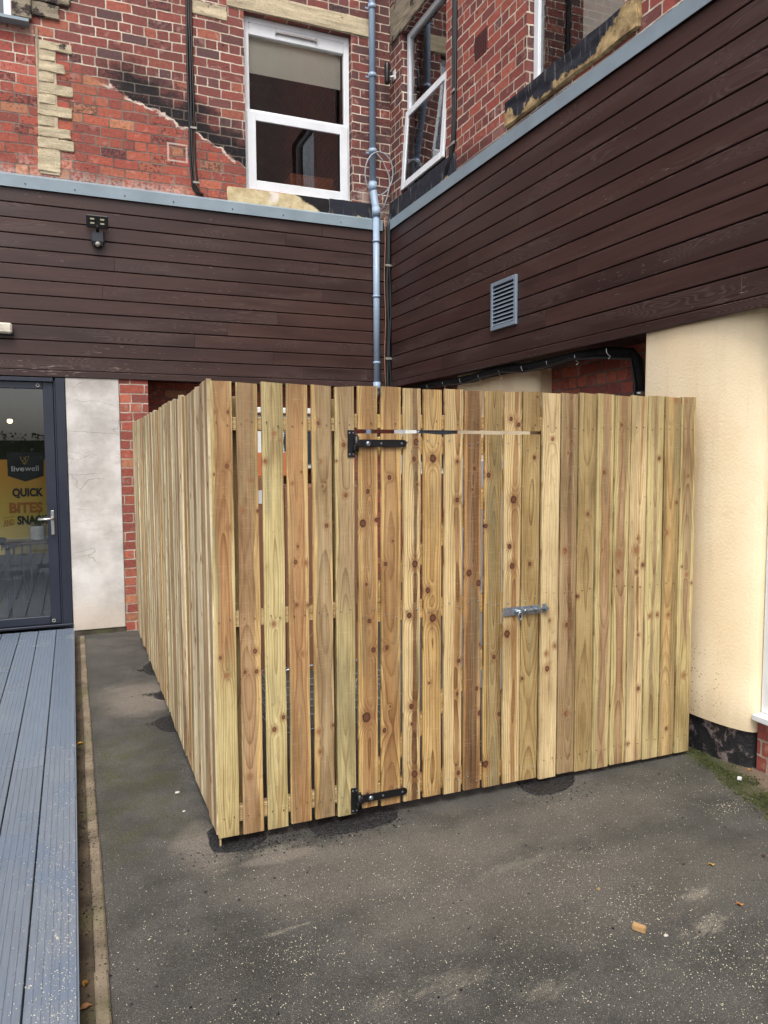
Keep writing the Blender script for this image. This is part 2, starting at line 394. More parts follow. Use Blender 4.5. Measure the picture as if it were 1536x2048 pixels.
def mat_sillA():
    g = G('pale_sill_with_scorched_corner'); v = g.pos(); x, y, z = g.sep(v); n = g.noise(v, 14., 5, .7); f = g.noise(v, 70., 3, .6); n2 = g.noise(v, 4., 3)
    c = g.mix(g.sstep(n, .35, .7), srgb(208,194,158), srgb(182,162,122))
    s = z + .55*(x-2.19) - 4.23
    c = g.mix(g.sstep(s+(n-.5)*.12, .0, .03)*g.sstep(x, 2.0, 2.12), c, (.015, .014, .015, 1))
    w_ = g.sstep(g.math('ABSOLUTE', x-1.93)+(n-.5)*.12, .02, .06, 1., 0.)*g.sstep(z, 4.12, 4.2)
    c = g.mix(w_*.7, c, srgb(230,225,220))
    return g.done(c, .85, g.bump(n+f*.5, .7, .008), spec=.2)
SILL_A = mat_sillA()

def mat_clad():
    g = G('dark_stained_cladding'); uv = g.coord('UV'); U, V, _ = g.sep(uv)
    rnd = g.attr('rnd', 'GEOMETRY')
    gr = g.noise(g.comb(U*2.2, V*75., rnd*40.), 1., 4, .65); big = g.noise(g.comb(U*1.0, V*6., rnd*9.), 1., 4, .6)
    cath = g.noise(g.comb(U*1.2, V*11., rnd*17.), 1., 1, .5); ct = g.math('POWER', g.math('ABSOLUTE', g.math('SINE', cath*110.)), 6.)
    mk = g.sstep(g.noise(g.comb(U*.9, V*5., rnd*3.), 1., 2), .5, .62)
    c = g.mix(rnd, srgb(53,36,33), srgb(63,41,36))
    c = g.mix(1., c, g.ramp(gr, [(.3, (.80, .78, .78, 1)), (.7, (1.15, 1.13, 1.13, 1))]), 'MULTIPLY')
    c = g.mix(1., c, g.ramp(big, [(.3, (.78, .80, .84, 1)), (.7, (1.28, 1.2, 1.12, 1))]), 'MULTIPLY')
    c = g.mix(ct*mk*.2, c, srgb(128,112,106))
    # pale scratches and scuffs, denser near the bottom boards
    sc = g.noise(g.comb(U*9., V*85., rnd), 1., 3, .8); area = g.noise(g.comb(U*1.2, V*6., 3.), 1., 3)
    lowm = g.sstep(V, 2.85, 2.40, 0., 1.)*g.sstep(U, 1.6, .2, 0., 1.)
    c = g.mix(g.sstep(sc + (area-.5)*.35 + lowm*.075, .70, .74)*.62, c, srgb(168,150,140))
    # vertical drips at a few joints
    dr = g.noise(g.comb(U*26., V*1.5, 2.), 1., 2); c = g.mix(g.sstep(dr, .74, .78, 0., .25)*g.sstep(area, .45, .6), c, srgb(150,130,125))
    h = gr*.6 + ct*mk*.2
    return g.done(c, g.sstep(big, .3, .7, .38, .55), g.bump(h, .35, .002), spec=.45)
CLAD = mat_clad()
BLACK = plain('black_void', (14, 13, 14), .9)
FLASH = plain('grey_flashing', (136, 152, 162), .45, 0., .10, 3.)
PIPE = plain('blue_grey_downpipe', (148, 168, 190), .38, 0., .06, 5.)
WHITEF = plain('white_window_frame', (226, 230, 234), .35, 0., .05, 5.)
ANTH = plain('anthracite_door_frame', (38, 43, 56), .38, 0., .06, 4.)
BLKPL = plain('black_plastic', (20, 20, 22), .4, 0., .2, 30., .2)
BLKHW = plain('black_powder_coat', (18, 18, 21), .42, 0., .15, 30., .25)
STEEL = plain('galvanised_steel', (176, 190, 200), .32, .85, .2, 60., .1)
SATIN = plain('satin_steel', (190, 188, 184), .35, .9, .05, 20.)
WHITEP = plain('white_plastic', (222, 224, 222), .4, 0., .08, 20.)
AGEDW = plain('aged_white_plastic', (214, 206, 190), .45, 0., .2, 30.)
GREYPL = plain('dark_grey_plastic', (42, 46, 54), .4)
LOUV = plain('grey_louvre_metal', (128, 142, 156), .42, .1, .06, 10.)
COPPER = plain('brown_wire', (150, 88, 58), .5)
CARD = plain('brown_cardboard', (128, 88, 66), .8, 0., .1, 4., .1)
CARDO = plain('orange_cardboard', (190, 112, 74), .8)
PAPER = plain('label_paper', (205, 208, 210), .7)
ROOM = plain('room_plaster', (120, 116, 108), .9)
BLIND = plain('cream_roller_blind', (248, 243, 226), .8, 0., .04, 3.)
INK = plain('banner_ink', (24, 26, 34), .6)
GALV2 = plain('zinc_clip', (170, 168, 160), .45, .5)

def mat_glass(name, refl, tint=(.9, .93, .92), rough=.0, wav=.0):
    g = G(name)
    tr = g.n('BsdfTransparent'); tr.inputs[0].default_value = (*tint, 1)
    gl = g.n('BsdfGlossy'); gl.inputs['Roughness'].default_value = rough; gl.inputs['Color'].default_value = (.95, .97, 1, 1)
    fr = g.n('Fresnel'); fr.inputs[0].default_value = 1.5
    if wav:
        b = g.bump(g.noise(g.pos(), 1.6, 1), wav, .02); g.put(gl.inputs['Normal'], b)
    f = g.math('MINIMUM', NV(g, fr.outputs[0])*1.7 + refl, 1.)
    mx = g.n('MixShader'); g.put(mx.inputs[0], f); g.t.links.new(tr.outputs[0], mx.inputs[1]); g.t.links.new(gl.outputs[0], mx.inputs[2])
    o = g.n('OutputMaterial'); g.t.links.new(mx.outputs[0], o.inputs[0]); return g.m
GLASS = mat_glass('window_glass', .05, (.97, .98, .975), 0., .03)
GLASSD = mat_glass('door_glass', .05, (.90, .93, .93), 0., .0)
def mat_emit(name, col, st):
    g = G(name); e = g.n('Emission'); e.inputs[0].default_value = col; e.inputs[1].default_value = st
    o = g.n('OutputMaterial'); g.t.links.new(e.outputs[0], o.inputs[0]); return g.m
BULB = mat_emit('lit_bulb', (1, .74, .38, 1), 2.5)

def mat_cream():
    g = G('cream_textured_render'); v = g.pos(); x, y, z = g.sep(v)
    f = g.noise(v, 75., 2, .55); f2 = g.noise(v, 160., 2, .5); big = g.noise(v, 1.6, 4, .6)
    c = g.mix(g.sstep(big, .3, .7), srgb(245,228,194), srgb(236,214,176))
    st = g.noise(g.comb(x*7., y*7., z*.8), 1., 4, .6)
    c = g.mix(g.sstep(st, .55, .75, 0., .35), c, srgb(196,172,132))
    run = g.noise(g.comb(x*26., y*26., z*.5), 1., 3, .6); c = g.mix(g.sstep(run, .6, .72, 0., .22)*g.sstep(z, 1.2, 2.3), c, srgb(168,146,116))
    pt = g.noise(v, 3.1, 4, .6); c = g.mix(g.sstep(pt, .58, .72, 0., .22), c, srgb(214,184,150))
    # mud splashes near the foot
    sp = g.voro(v, 60.); sr = g.sep(g.voro(v, 60., out='Color'))[0]
    zone = g.sstep(z + (big-.5)*.5, .95, .35, 0., 1.)*g.sstep(y, 2.92, 3.04)
    c = g.mix(g.sstep(sp, .2, .3, 1., 0.)*g.math('GREATER_THAN', sr, .55)*zone*.8, c, srgb(126,84,58))
    c = g.mix(g.sstep(z+(st-.5)*.3, .42, .17, 0., .45), c, srgb(150,130,100))
    return g.done(c, .8, g.bump(f*.8+f2*.3, .55, .0045), spec=.2)
CREAM = mat_cream()
def mat_plaster():
    g = G('patched_cement_render'); v = g.pos(); big = g.noise(v, 3., 5, .6); f = g.noise(v, 40., 4, .6)
    x, y, z = g.sep(v)
    c = g.mix(g.sstep(big, .3, .72), srgb(212,209,205), srgb(172,168,163))
    dis = g.noise(v, 6., 3, col=True)
    q = g.n('VectorMath', operation='MULTIPLY_ADD'); g.put(q.inputs[0], dis); q.inputs[1].default_value = (.25, .25, .25); g.put(q.inputs[2], g.comb(x*.8, y, z*2.2))
    ed = g.voro(NV(g, q.outputs[0]), 1.9, 'DISTANCE_TO_EDGE')
    cr_ = g.sstep(ed, .003, .009, 1., 0.)*g.sstep(g.noise(v, 2.6, 2), .48, .56)
    c = g.mix(cr_*.28, c, srgb(120,112,106))
    trw = g.noise(g.comb(x*3., y, z*9.), 1., 4, .7); c = g.mix(g.sstep(trw, .55, .8, 0., .4), c, srgb(150,142,132))
    c = g.mix(g.sstep(z+(big-.5)*.4, .45, .05, 0., .5), c, srgb(188,168,146))
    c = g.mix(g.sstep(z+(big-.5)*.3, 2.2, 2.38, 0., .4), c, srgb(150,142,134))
    return g.done(c, .85, g.bump(trw*.6+f*.2-cr_*.5, .5, .012), spec=.2)
PLASTER = mat_plaster()
def mat_plinth():
    g = G('tarred_plinth'); v = g.pos(); n = g.noise(v, 12., 5, .65); n2 = g.noise(v, 3.5, 3)
    c = g.mix(g.sstep(n+(n2-.5)*.4, .56, .66), srgb(24,24,27), srgb(112,100,98))
    return g.done(c, .6, g.bump(n, 1., .02))
PLINTH = mat_plinth()
def mat_concrete(name, a, b, moss=.3, speck=True):
    g = G(name); v = g.pos(); n = g.noise(v, 6., 5, .6); f = g.noise(v, 120., 3, .6); n2 = g.noise(v, 1.7, 4, .6)
    c = g.mix(g.sstep(n, .3, .7), a, b)
    c = g.mix(g.sstep(n2, .5, .68, 0., moss), c, srgb(76,82,44))
    if speck:
        d = g.voro(v, 95.); r_ = g.sep(g.voro(v, 95., out='Color'))[0]
        c = g.mix(g.sstep(d, .22, .34, 1., 0.)*g.math('GREATER_THAN', r_+(n-.5)*.9, .62), c, srgb(40,36,34))
    c = g.mix(1., c, g.ramp(f, [(.3, (.78, .78, .78, 1)), (.7, (1.15, 1.15, 1.15, 1))]), 'MULTIPLY')
    return g.done(c, .8, g.bump(f+n, .5, .004), spec=.3)
KERBM = mat_concrete('edging_concrete', srgb(136,124,106), srgb(96,86,72), .6)
GUTM = mat_concrete('gutter_dirt', srgb(92,80,64), srgb(58,50,42), .5)

def mat_ground():
    g = G('wet_asphalt'); v = g.pos(); x, y, z = g.sep(v)
    big = g.noise(v, .9, 5, .6); med = g.noise(v, 3.2, 5, .62); agg = g.voro(v, 190.); f = g.noise(v, 260., 3, .6); sw = g.noise(g.comb(x*2.2+y*1.2, y*5.-x*1.5, 0.), 1., 5, .65, .6)
    c = g.mix(g.sstep(med+(big-.5)*.5, .3, .72), srgb(66,67,65), srgb(94,92,87))
    # brown dusty swathes left by sweeping
    def blob(cx, cy, rx, ry, amt):
        a = (x-cx)/rx; b = (y-cy)/ry; r_ = a*a+b*b + (sw-.5)*1.9
        return g.sstep(r_, 1.15, .1, 0., amt*.6)
    dust = blob(1.15, 2.72, .75, .30, .75)
    for t in ((1.55, 2.35, .8, .25, .55), (2.2, 2.75, .6, .22, .6), (.47, 3.14, .16, .24, 1.4), (.40, 5.35, .34, .42, 1.6), (1.9, 2.2, .9, .3, .35), (.75, 2.93, .18, .06, 1.4)):
        dust = g.math('MAXIMUM', dust, blob(*t))
    c = g.mix(dust, c, g.mix(g.sstep(f, .3, .7), srgb(146,137,126), srgb(112,105,97)))
    sw2 = g.noise(g.comb(x*9.+y*5., y*26.-x*9., 0.), 1., 5, .7, .8)
    def smear(cx, cy, rx, ry, amt):
        amt = amt*.75
        a = (x-cx)/rx; b = (y-cy+(x-cx)*-.1)/ry; r_ = a*a+b*b + (sw2-.5)*5.
        return g.sstep(r_, .9, -.4, 0., amt)
    pale = smear(2.0, 1.90, .15, .05, .8)
    for t in ((2.13, 2.06, .12, .04, .75), (1.05, 2.0, .16, .07, .45), (.62, 2.45, .14, .014, .6), (1.3, 1.85, .14, .05, .4), (.85, 2.0, .1, .04, .4), (1.6, 2.5, .2, .05, .3), (.75, 3.0, .16, .03, .6)):
        pale = g.math('MAXIMUM', pale, smear(*t))
    c = g.mix(pale*g.sstep(f, .30, .6), c, srgb(176,168,152))
    # speckle of fine grit
    sd_ = g.voro(v, 240.); sr = g.sep(g.voro(v, 240., out='Color'))[1]
    den = g.noise(v, 2.4, 4, .6)
    c = g.mix(g.sstep(sd_, .2, .35, 1., 0.)*g.math('GREATER_THAN', sr+(den-.5)*.55, .86)*.7, c, srgb(186,178,156))
    # moss
    mo = g.sstep(x, .05, .12)*g.sstep(x+(med-.5)*.3, .50, .34)*g.sstep(y+(med-.5)*.5, 3.0, 3.35)*g.sstep(y+(med-.5)*.6, 4.9, 4.4)
    edge_ = (x-3.0) + (y-2.9)*-.28 + (med-.5)*.22
    mo2 = g.sstep(edge_, .0, .07)*g.sstep(edge_, .27, .16)
    grit = g.sstep(edge_, .14, .22)
    c = g.mix(grit*g.sstep(f, .35, .6), c, srgb(150,128,110))
    mo = mo*g.sstep(g.noise(v, 5., 4, .7), .40, .62)
    mm = g.math('MAXIMUM', mo*.85*g.sstep(g.noise(v, 90., 3, .7), .42, .56), mo2*g.sstep(g.noise(v, 55., 3), .36, .52))
    c = g.mix(mm, c, g.mix(g.sstep(f, .3, .7), srgb(50,54,28), srgb(90,94,48)))
    c = g.mix(1., c, g.ramp(agg, [(.05, (1.45, 1.44, 1.4, 1)), (.5, (.6, .6, .6, 1))]), 'MULTIPLY')
    grn = g.noise(v, 420., 2, .7)
    c = g.mix(1., c, g.ramp(f, [(.3, (.6, .6, .6, 1)), (.7, (1.35, 1.35, 1.35, 1))]), 'MULTIPLY')
    c = g.mix(g.sstep(grn, .60, .72, 0., .45), c, srgb(160,156,148)); c = g.mix(g.sstep(grn, .40, .30, 0., .5), c, (.012, .012, .013, 1))
    rough = g.sstep(med + dust*.3, .3, .7, .5, .8)
    h = agg*-.6 + f*.5 + med*1.5
    return g.done(c, rough, g.bump(h, .7, .005), spec=.35)
GROUND = mat_ground()
def mat_tar():
    g = G('fresh_black_tarmac'); v = g.pos(); a = g.voro(v, 130.); f = g.noise(v, 200., 3)
    c = g.mix(g.sstep(a, .1, .6), srgb(40,40,44), srgb(12,12,14)); return g.done(c, .5, g.bump(a*-1.+f*.4, 1., .006), spec=.5)
TAR = mat_tar()
def mat_deck():
    g = G('wet_composite_decking'); v = g.pos(); x, y, z = g.sep(v); rnd = g.attr('rnd', 'GEOMETRY')
    n = g.noise(v, 2.1, 4, .6); f = g.noise(g.comb(x*160., y*4., 0.), 1., 3, .6); dr = g.noise(v, 55., 3, .6); med = g.noise(v, 7., 4, .6)
    wet = g.sstep(n+(med-.5)*.18 + g.sstep(y, 2.6, 5., -.1, .12), .40, .56)
    c = g.mix(rnd, srgb(102,111,122), srgb(115,124,136))
    c = g.mix(1., c, g.ramp(f, [(.3, (.85, .85, .85, 1)), (.7, (1.12, 1.12, 1.12, 1))]), 'MULTIPLY')
    c = g.mix(wet*.3, c, srgb(98,116,140))  # bluer where wet: the sky's reflection is painted into the board colour
    c = g.mix(g.sstep(dr, .62, .7, 0., .4)*(1.-wet*.6), c, srgb(58,60,64))
    rough = g.mix(wet, (.5, .5, .5, 1), (.16, .16, .16, 1)); r_, _, _ = g.sep(rough)
    r_ = r_ + (dr-.5)*.15
    return g.done(c, r_, g.bump(f*.5+dr*(1.-wet*.8), .2, .002), spec=.7)
DECK = mat_deck()

# ================================================================ SETTING
def structure(o): o['kind'] = 'structure'; return o
gm = MB(); gm.poly([(-40, -40, 0), (40, -40, 0), (40, 40, 0), (-40, 40, 0)]); structure(gm.build('ground', GROUND, fixn=False))

DZ = .10                       # top of the decking
def deck():
    mb = MB(); W = .14; gap = .006; x1 = -.036; k = 0
    while x1 > -2.6:
        x0 = x1-W; cuts = [-1.2]; y = [2.62, 3.6, 4.62, 3.1, 5.4][k % 5] if k else 20
        if k == 1: y = 4.05
        for a, b in ([(-1.2, y), (y+.003, 7.30)] if y < 7 else [(-1.2, 7.30)]):
            rnd = random.random(); prof = [(x0, DZ-.022), (x0, DZ-.002), (x0+.002, DZ)]
            for j in range(5):
                gx = x0 + W*(j+1)/6; prof += [(gx-.0016, DZ), (gx-.0010, DZ-.0022), (gx+.0010, DZ-.0022), (gx+.0016, DZ)]
            prof += [(x1-.002, DZ), (x1, DZ-.002), (x1, DZ-.022)]
            mb.prism(prof, a, b, 'y', rnd)
        x1 = x0-gap; k += 1
    # fascia: three nosings under the outer edge
    mb.prism([(-.036, DZ-.024), (-.030, DZ-.024), (-.030, DZ-.004), (-.0355, DZ-.004)], -1.2, 7.30, 'y', .2)
    mb.prism([(-.045, .0), (-.034, .0), (-.034, .05), (-.031, .052), (-.031, .072), (-.045, .072)], -1.2, 7.30, 'y', .4)
    mb.box(-2.6, -.05, -1.2, 7.30, .002, .06, .1)
    o = mb.build('decking', DECK); structure(o)
deck()
def strips():
    mb = MB(); prof = []; xs = [-.030, -.012, .004, .014]
    mb.prism([(-.030, .001), (-.030, .006), (-.01, .004), (.008, .006), (.014, .010), (.014, .001)], -1.2, 7.33, 'y'); structure(mb.build('gutter', GUTM))
    mb = MB(); y = -1.2
    rr = random.Random(3)
    while y < 7.3:
        y2 = min(y+.914, 7.33); j = rr.uniform(-.003, .003); h = .014+rr.uniform(-.002, .003)
        mb.prism([(.014+j, .0), (.014+j, h-.004), (.019+j, h), (.050+j, h), (.056+j, h-.005), (.056+j, .0)], y+.004, y2, 'y', rr.random()); y = y2
    structure(mb.build('kerb', KERBM))
strips()
def patch(name, pts, top=.008, seed=1):
    rr = random.Random(seed); cx = sum(p[0] for p in pts)/len(pts); cy = sum(p[1] for p in pts)/len(pts)
    for _ in range(2):
        pts = [q for a, b in zip(pts, pts[1:]+pts[:1]) for q in ((a[0]*.75+b[0]*.25, a[1]*.75+b[1]*.25), (a[0]*.25+b[0]*.75, a[1]*.25+b[1]*.75))]
    out = []
    for a, b in zip(pts, pts[1:]+pts[:1]):
        n = max(1, int(math.dist(a, b)/.008))
        for k in range(n):
            t = k/n; out.append((a[0]+(b[0]-a[0])*t+rr.uniform(-.0035, .0035), a[1]+(b[1]-a[1])*t+rr.uniform(-.0035, .0035)))
    mb = MB(); rings = []
    for s_, z in ((1, .0015), (.96, top*.6), (.85, top), (.5, top*1.1)):
        rings.append([(cx+(p[0]-cx)*s_, cy+(p[1]-cy)*s_, z+(rr.uniform(0, .003) if s_ < 1 else 0)) for p in out])
    for r1, r2 in zip(rings, rings[1:]):
        for k in range(len(out)):
            k2 = (k+1) % len(out); mb.poly([r1[k], r1[k2], r2[k2], r2[k]])
    mb.poly(rings[-1])
    return structure(mb.build(name, TAR))
gxy = lambda *P: [tuple(onG(*p)[:2]) for p in P]
patch('tarmac_patch', gxy((418, 1688), (430, 1712), (535, 1688), (532, 1655)) + [(.76, 3.3), (.5, 3.3)], seed=1)
patch('tarmac_patch', gxy((612, 1658), (650, 1678), (795, 1645), (797, 1620), (760, 1610)) + [(1.25, 3.2), (.98, 3.25)], seed=2)
patch('tarmac_patch', gxy((1032, 1568), (1060, 1592), (1115, 1588), (1150, 1568), (1148, 1545)) + [(2.05, 3.2)], seed=3)
for k, P in enumerate((((283, 1328), (290, 1352), (312, 1352), (306, 1325)), ((306, 1385), (312, 1402), (334, 1402), (324, 1382)), ((300, 1438), (328, 1468), (352, 1464), (342, 1432)))):
    q = gxy(*P); patch('tarmac_patch', [q[0], q[1], (q[2][0]+.12, q[2][1]), (q[3][0]+.12, q[3][1])], .006, 5+k)

def fleck_field():
    rr = random.Random(11); mb = MB()
    def fleck(x, y, z, L, w_, h, a):
        ca, sa = math.cos(a), math.sin(a); i = len(mb.v)
        for sx, sy, sz in ((-1,-1,0),(1,-1,0),(1,1,0),(-1,1,0),(-.8,-.7,1),(.8,-.7,1),(.8,.7,1),(-.8,.7,1)):
            px, py = sx*L/2, sy*w_/2; mb.v.append((x+px*ca-py*sa, y+px*sa+py*ca, z+sz*h))
        for f in ((0,1,5,4),(1,2,6,5),(2,3,7,6),(3,0,4,7),(4,5,6,7)):
            mb.f.append(tuple(i+k for k in f)); mb.r.append(0); mb.sm.append(False)
    blobs = [(rr.uniform(.1, 2.9), 1.35+1.5*rr.random()**1.4, rr.uniform(.06, .34)) for _ in range(34)]
    n = 0
    while n < 9500:
        if rr.random() < .55:
            b = rr.choice(blobs); x = rr.gauss(b[0], b[2]); y = rr.gauss(b[1], b[2]*.6)
        else:
            x = rr.uniform(.06, 3.1); y = 1.15+2.1*(rr.random()**1.8)
        if x < .06 or x > 3.15 or y < 1.1 or y > 6.5 or (y > 3.0 and x > .5): 
            if rr.random() < .98: continue
            x = rr.uniform(.06, .45); y = rr.uniform(3, 7)
        s_ = rr.random()**2.2
        fleck(x, y, .0012, .0012+.0042*s_, .0008+.0011*rr.random(), .0006+.001*s_, rr.uniform(0, 6.3)); n += 1
    for _ in range(1500):   # on the deck, thickest near the camera
        x = -.037-abs(rr.gauss(0, .09)); y = 1.75+2.6*(rr.random()**2.4)
        if y > 3.2 and rr.random() < .7: continue
        fleck(x, y, DZ+.0002, .0015+.0045*rr.random()**2, .001+.001*rr.random(), .001, rr.uniform(0, 6.3))
    o = mb.build('sawdust', plain('sawdust', (216, 208, 182), .8, 0., .1, 3.), fixn=False)
    tag(o, 'pale sawdust flecks scattered over the dark asphalt and deck edge', 'sawdust', kind='stuff')
    mb = MB(); rr = random.Random(5)
    spots = [(.60, 3.06, .10), (.72, 3.06, .07), (1.02, 3.03, .10), (1.24, 3.04, .10), (2.14, 3.0, .10), (.47, 4.75, .05), (.48, 6.0, .05), (.48, 5.35, .05)]
    for _ in range(2600):
        if rr.random() < .62: b = rr.choice(spots); x = rr.gauss(b[0], b[2]); y = rr.gauss(b[1], b[2]*.5)
        elif rr.random() < .75: x = rr.uniform(-.028, .054); y = max(1.9, rr.gauss(4.0, 1.0))
        else: x = rr.uniform(.06, 3); y = rr.uniform(1.8, 3.0)
        bm = bmesh.new(); bmesh.ops.create_icosphere(bm, subdivisions=1, radius=1); s_ = .0015+.0035*rr.random()**2
        for v in bm.verts: v.co = Vector((x, y, s_*.5+(.012 if .014 < x < .056 else .004 if x < .014 else 0))) + Vector((v.co.x*s_*rr.uniform(.7, 1.2), v.co.y*s_*rr.uniform(.7, 1.2), v.co.z*s_*.7))
        mb.bm(bm)
    o = mb.build('tarmac_crumbs', TAR, fixn=False); tag(o, 'loose black tarmac crumbs around the fence posts and in the gutter', 'crumbs', kind='stuff')
fleck_field()
def moss():
    rr = random.Random(21); mb = MB()
    def tuft(x, y):
        for _ in range(3):
            a = rr.uniform(0, 6.3); h = rr.uniform(.003, .010); w_ = rr.uniform(.002, .005); dx, dy = math.cos(a)*w_, math.sin(a)*w_
            ox, oy = rr.uniform(-.006, .006), rr.uniform(-.006, .006)
            mb.poly([(x+ox-dx, y+oy-dy, 0), (x+ox+dx, y+oy+dy, 0), (x+ox+rr.uniform(-.004, .004), y+oy+rr.uniform(-.004, .004), h)])
    n = 0
    while n < 2600:
        y = rr.uniform(1.9, 3.15); e = rr.gauss(.12, .05); x = 3.0+(y-2.9)*.28+e
        from mathutils import noise as mn
        if x < 3.3 and e > 0 and mn.noise(Vector((x*9, y*9, 1))) > -.12+rr.uniform(-.15, .15): tuft(x, y); n += 1
    o = mb.build('moss', plain('moss_green', (74, 80, 40), .9, 0., .3, 40.), fixn=False); tag(o, 'green moss strip creeping out along the foot of the cream column', 'moss', kind='stuff')
moss()

# ================================================================ BUILDING
BLD = thing('brick_building', 'old red brick building with dark timber cladding band wrapping an inner corner', 'building', (3.2, 7.5, 0))
YA, YBR, XC, XBR = 7.42, 7.50, 3.14, 3.19      # cladding / brick planes of the back wall and of the right wall
def wall_grid(name, mat, us, vs, holes, axis, plane, thick, parent):
    mb = MB(); us = sorted(set(us+[h[0] for h in holes]+[h[1] for h in holes])); vs = sorted(set(vs+[h[2] for h in holes]+[h[3] for h in holes]))
    def P(u, v, d): return (u, plane+d, v) if axis == 'A' else (plane+d, u, v)
    for u0, u1 in zip(us, us[1:]):
        for v0, v1 in zip(vs, vs[1:]):
            cu, cv = (u0+u1)/2, (v0+v1)/2
            if any(h[0] < cu < h[1] and h[2] < cv < h[3] for h in holes): continue
            mb.poly([P(u0, v0, 0), P(u1, v0, 0), P(u1, v1, 0), P(u0, v1, 0)])
    for h in holes:
        for a, b in (((h[0], h[2]), (h[1], h[2])), ((h[1], h[2]), (h[1], h[3])), ((h[1], h[3]), (h[0], h[3])), ((h[0], h[3]), (h[0], h[2]))):
            mb.poly([P(*a, 0), P(*b, 0), P(*b, thick), P(*a, thick)])
    return mb.build(name, mat, parent, fixn=False)
WA = (1.66, 2.765, 4.27, 5.93)                 # window in back wall
WB1 = (6.22, 7.20, 4.30, 5.88); WB2 = (3.85, 4.93, 4.36, 6.3)
WTL = (-1.6, -.36, 5.43, 7.0)
wall_grid('wall', BRICK_A, [-6, XBR], [3.9, 9.5], [WA, WTL], 'A', YBR, .22, BLD)
wall_grid('wall', BRICK_B, [-6, YBR], [3.9, 9.5], [WB1, WB2], 'B', XBR, .22, BLD)

def rough_block(mb, x0, x1, y0, y1, z0, z1, amp=.008, step=.04, seed=0, c=.006):
    bm = bmesh.new(); bmesh.ops.create_cube(bm, size=1)
    dx, dy, dz = x1-x0, y1-y0, z1-z0
    for v in bm.verts: v.co = (x0+(v.co.x+.5)*dx, y0+(v.co.y+.5)*dy, z0+(v.co.z+.5)*dz)
    n = max(1, min(12, int(max(dx, dy, dz)/step)))
    bmesh.ops.bevel(bm, geom=list(bm.edges), offset=c, segments=2, affect='EDGES')
    bmesh.ops.subdivide_edges(bm, edges=[e for e in bm.edges if e.calc_length() > step*1.5], cuts=n, use_grid_fill=True)
    from mathutils import noise
    for v in bm.verts:
        v.co += Vector(noise.noise_vector(v.co*14+Vector((seed*3.1, 0, 0))))*amp
    mb.bm(bm, smooth=False)
# quoin stones left of the back wall
q = MB(); zt = 5.30; rr = random.Random(4)
hs = [.088, .094, .09, .092, .096, .09, .1, .088, .092, .10, .20]
wd = [.215, .11, .17, .10, .225, .115, .22, .105, .215, .235, .15]
k = 0
for h_, w_ in zip(hs, wd):
    xl = -.155 - .004*k; rough_block(q, xl, xl+w_*1.25, YBR-.012-rr.uniform(0, .005), YBR+.05, zt-h_+.009, zt, .007, .025, k)
    zt -= h_; k += 1
q.build('quoin_stones', STONE, BLD)
q = MB(); rough_block(q, -.20, .11, YBR-.03, YBR+.05, 5.62, 5.78, .01, .04, 3); rough_block(q, -.20, .02, YBR-.02, YBR+.05, 5.49, 5.61, .01, .04, 5); q.build('quoin_stones', STONE_G, BLD)
q = MB(); q.box(-.18, -.02, YBR-.008, YBR+.001, 4.16, 5.30); q.build('mortar_bed', plain('pale_mortar', (188, 172, 146), .9, 0., .2, 14., .4), BLD)
# cement fillet next to the quoin
q = MB(); q.prism([(-.178, YBR-.006), (-.158, YBR-.012), (-.156, YBR+.01), (-.18, YBR+.01)], 4.32, 5.40, 'z'); q.build('cement_fillet', plain('cement_fillet', (150, 138, 120), .9, 0., .15, 12., .3), BLD)
# lintels and sills
q = MB(); rough_block(q, 1.50, 2.965, YBR-.012, YBR+.14, 5.935, 6.115, .006, .05, 7); q.build('lintel', STONE, BLD)
q = MB(); rough_block(q, 1.16, 1.50, YBR-.008, YBR+.06, 5.795, 5.925, .006, .05, 8); q.build('stone_block', STONE, BLD)
q = MB(); rough_block(q, 1.47, 2.50, YBR-.018, YBR+.15, 4.10, 4.262, .006, .05, 9); q.build('window_sill', SILL_A, BLD)
q = MB(); rough_block(q, 2.505, 3.0, YBR-.025, YBR+.08, 4.115, 4.272, .004, .05, 10); q.build('stone_block', SILL_C, BLD)
q = MB(); rough_block(q, XBR-.015, XBR+.13, 6.35, 7.46, 5.885, 6.25, .006, .06, 11); q.build('lintel', STONE_G, BLD)
q = MB(); rough_block(q, XBR-.028, XBR+.15, 6.02, 7.47, 4.10, 4.296, .005, .05, 12); q.build('window_sill', SILL_C, BLD)
q = MB(); rough_block(q, XBR-.032, XBR+.15, 3.70, 5.18, 4.17, 4.355, .010, .045, 13); q.build('window_sill', SILL_W, BLD)

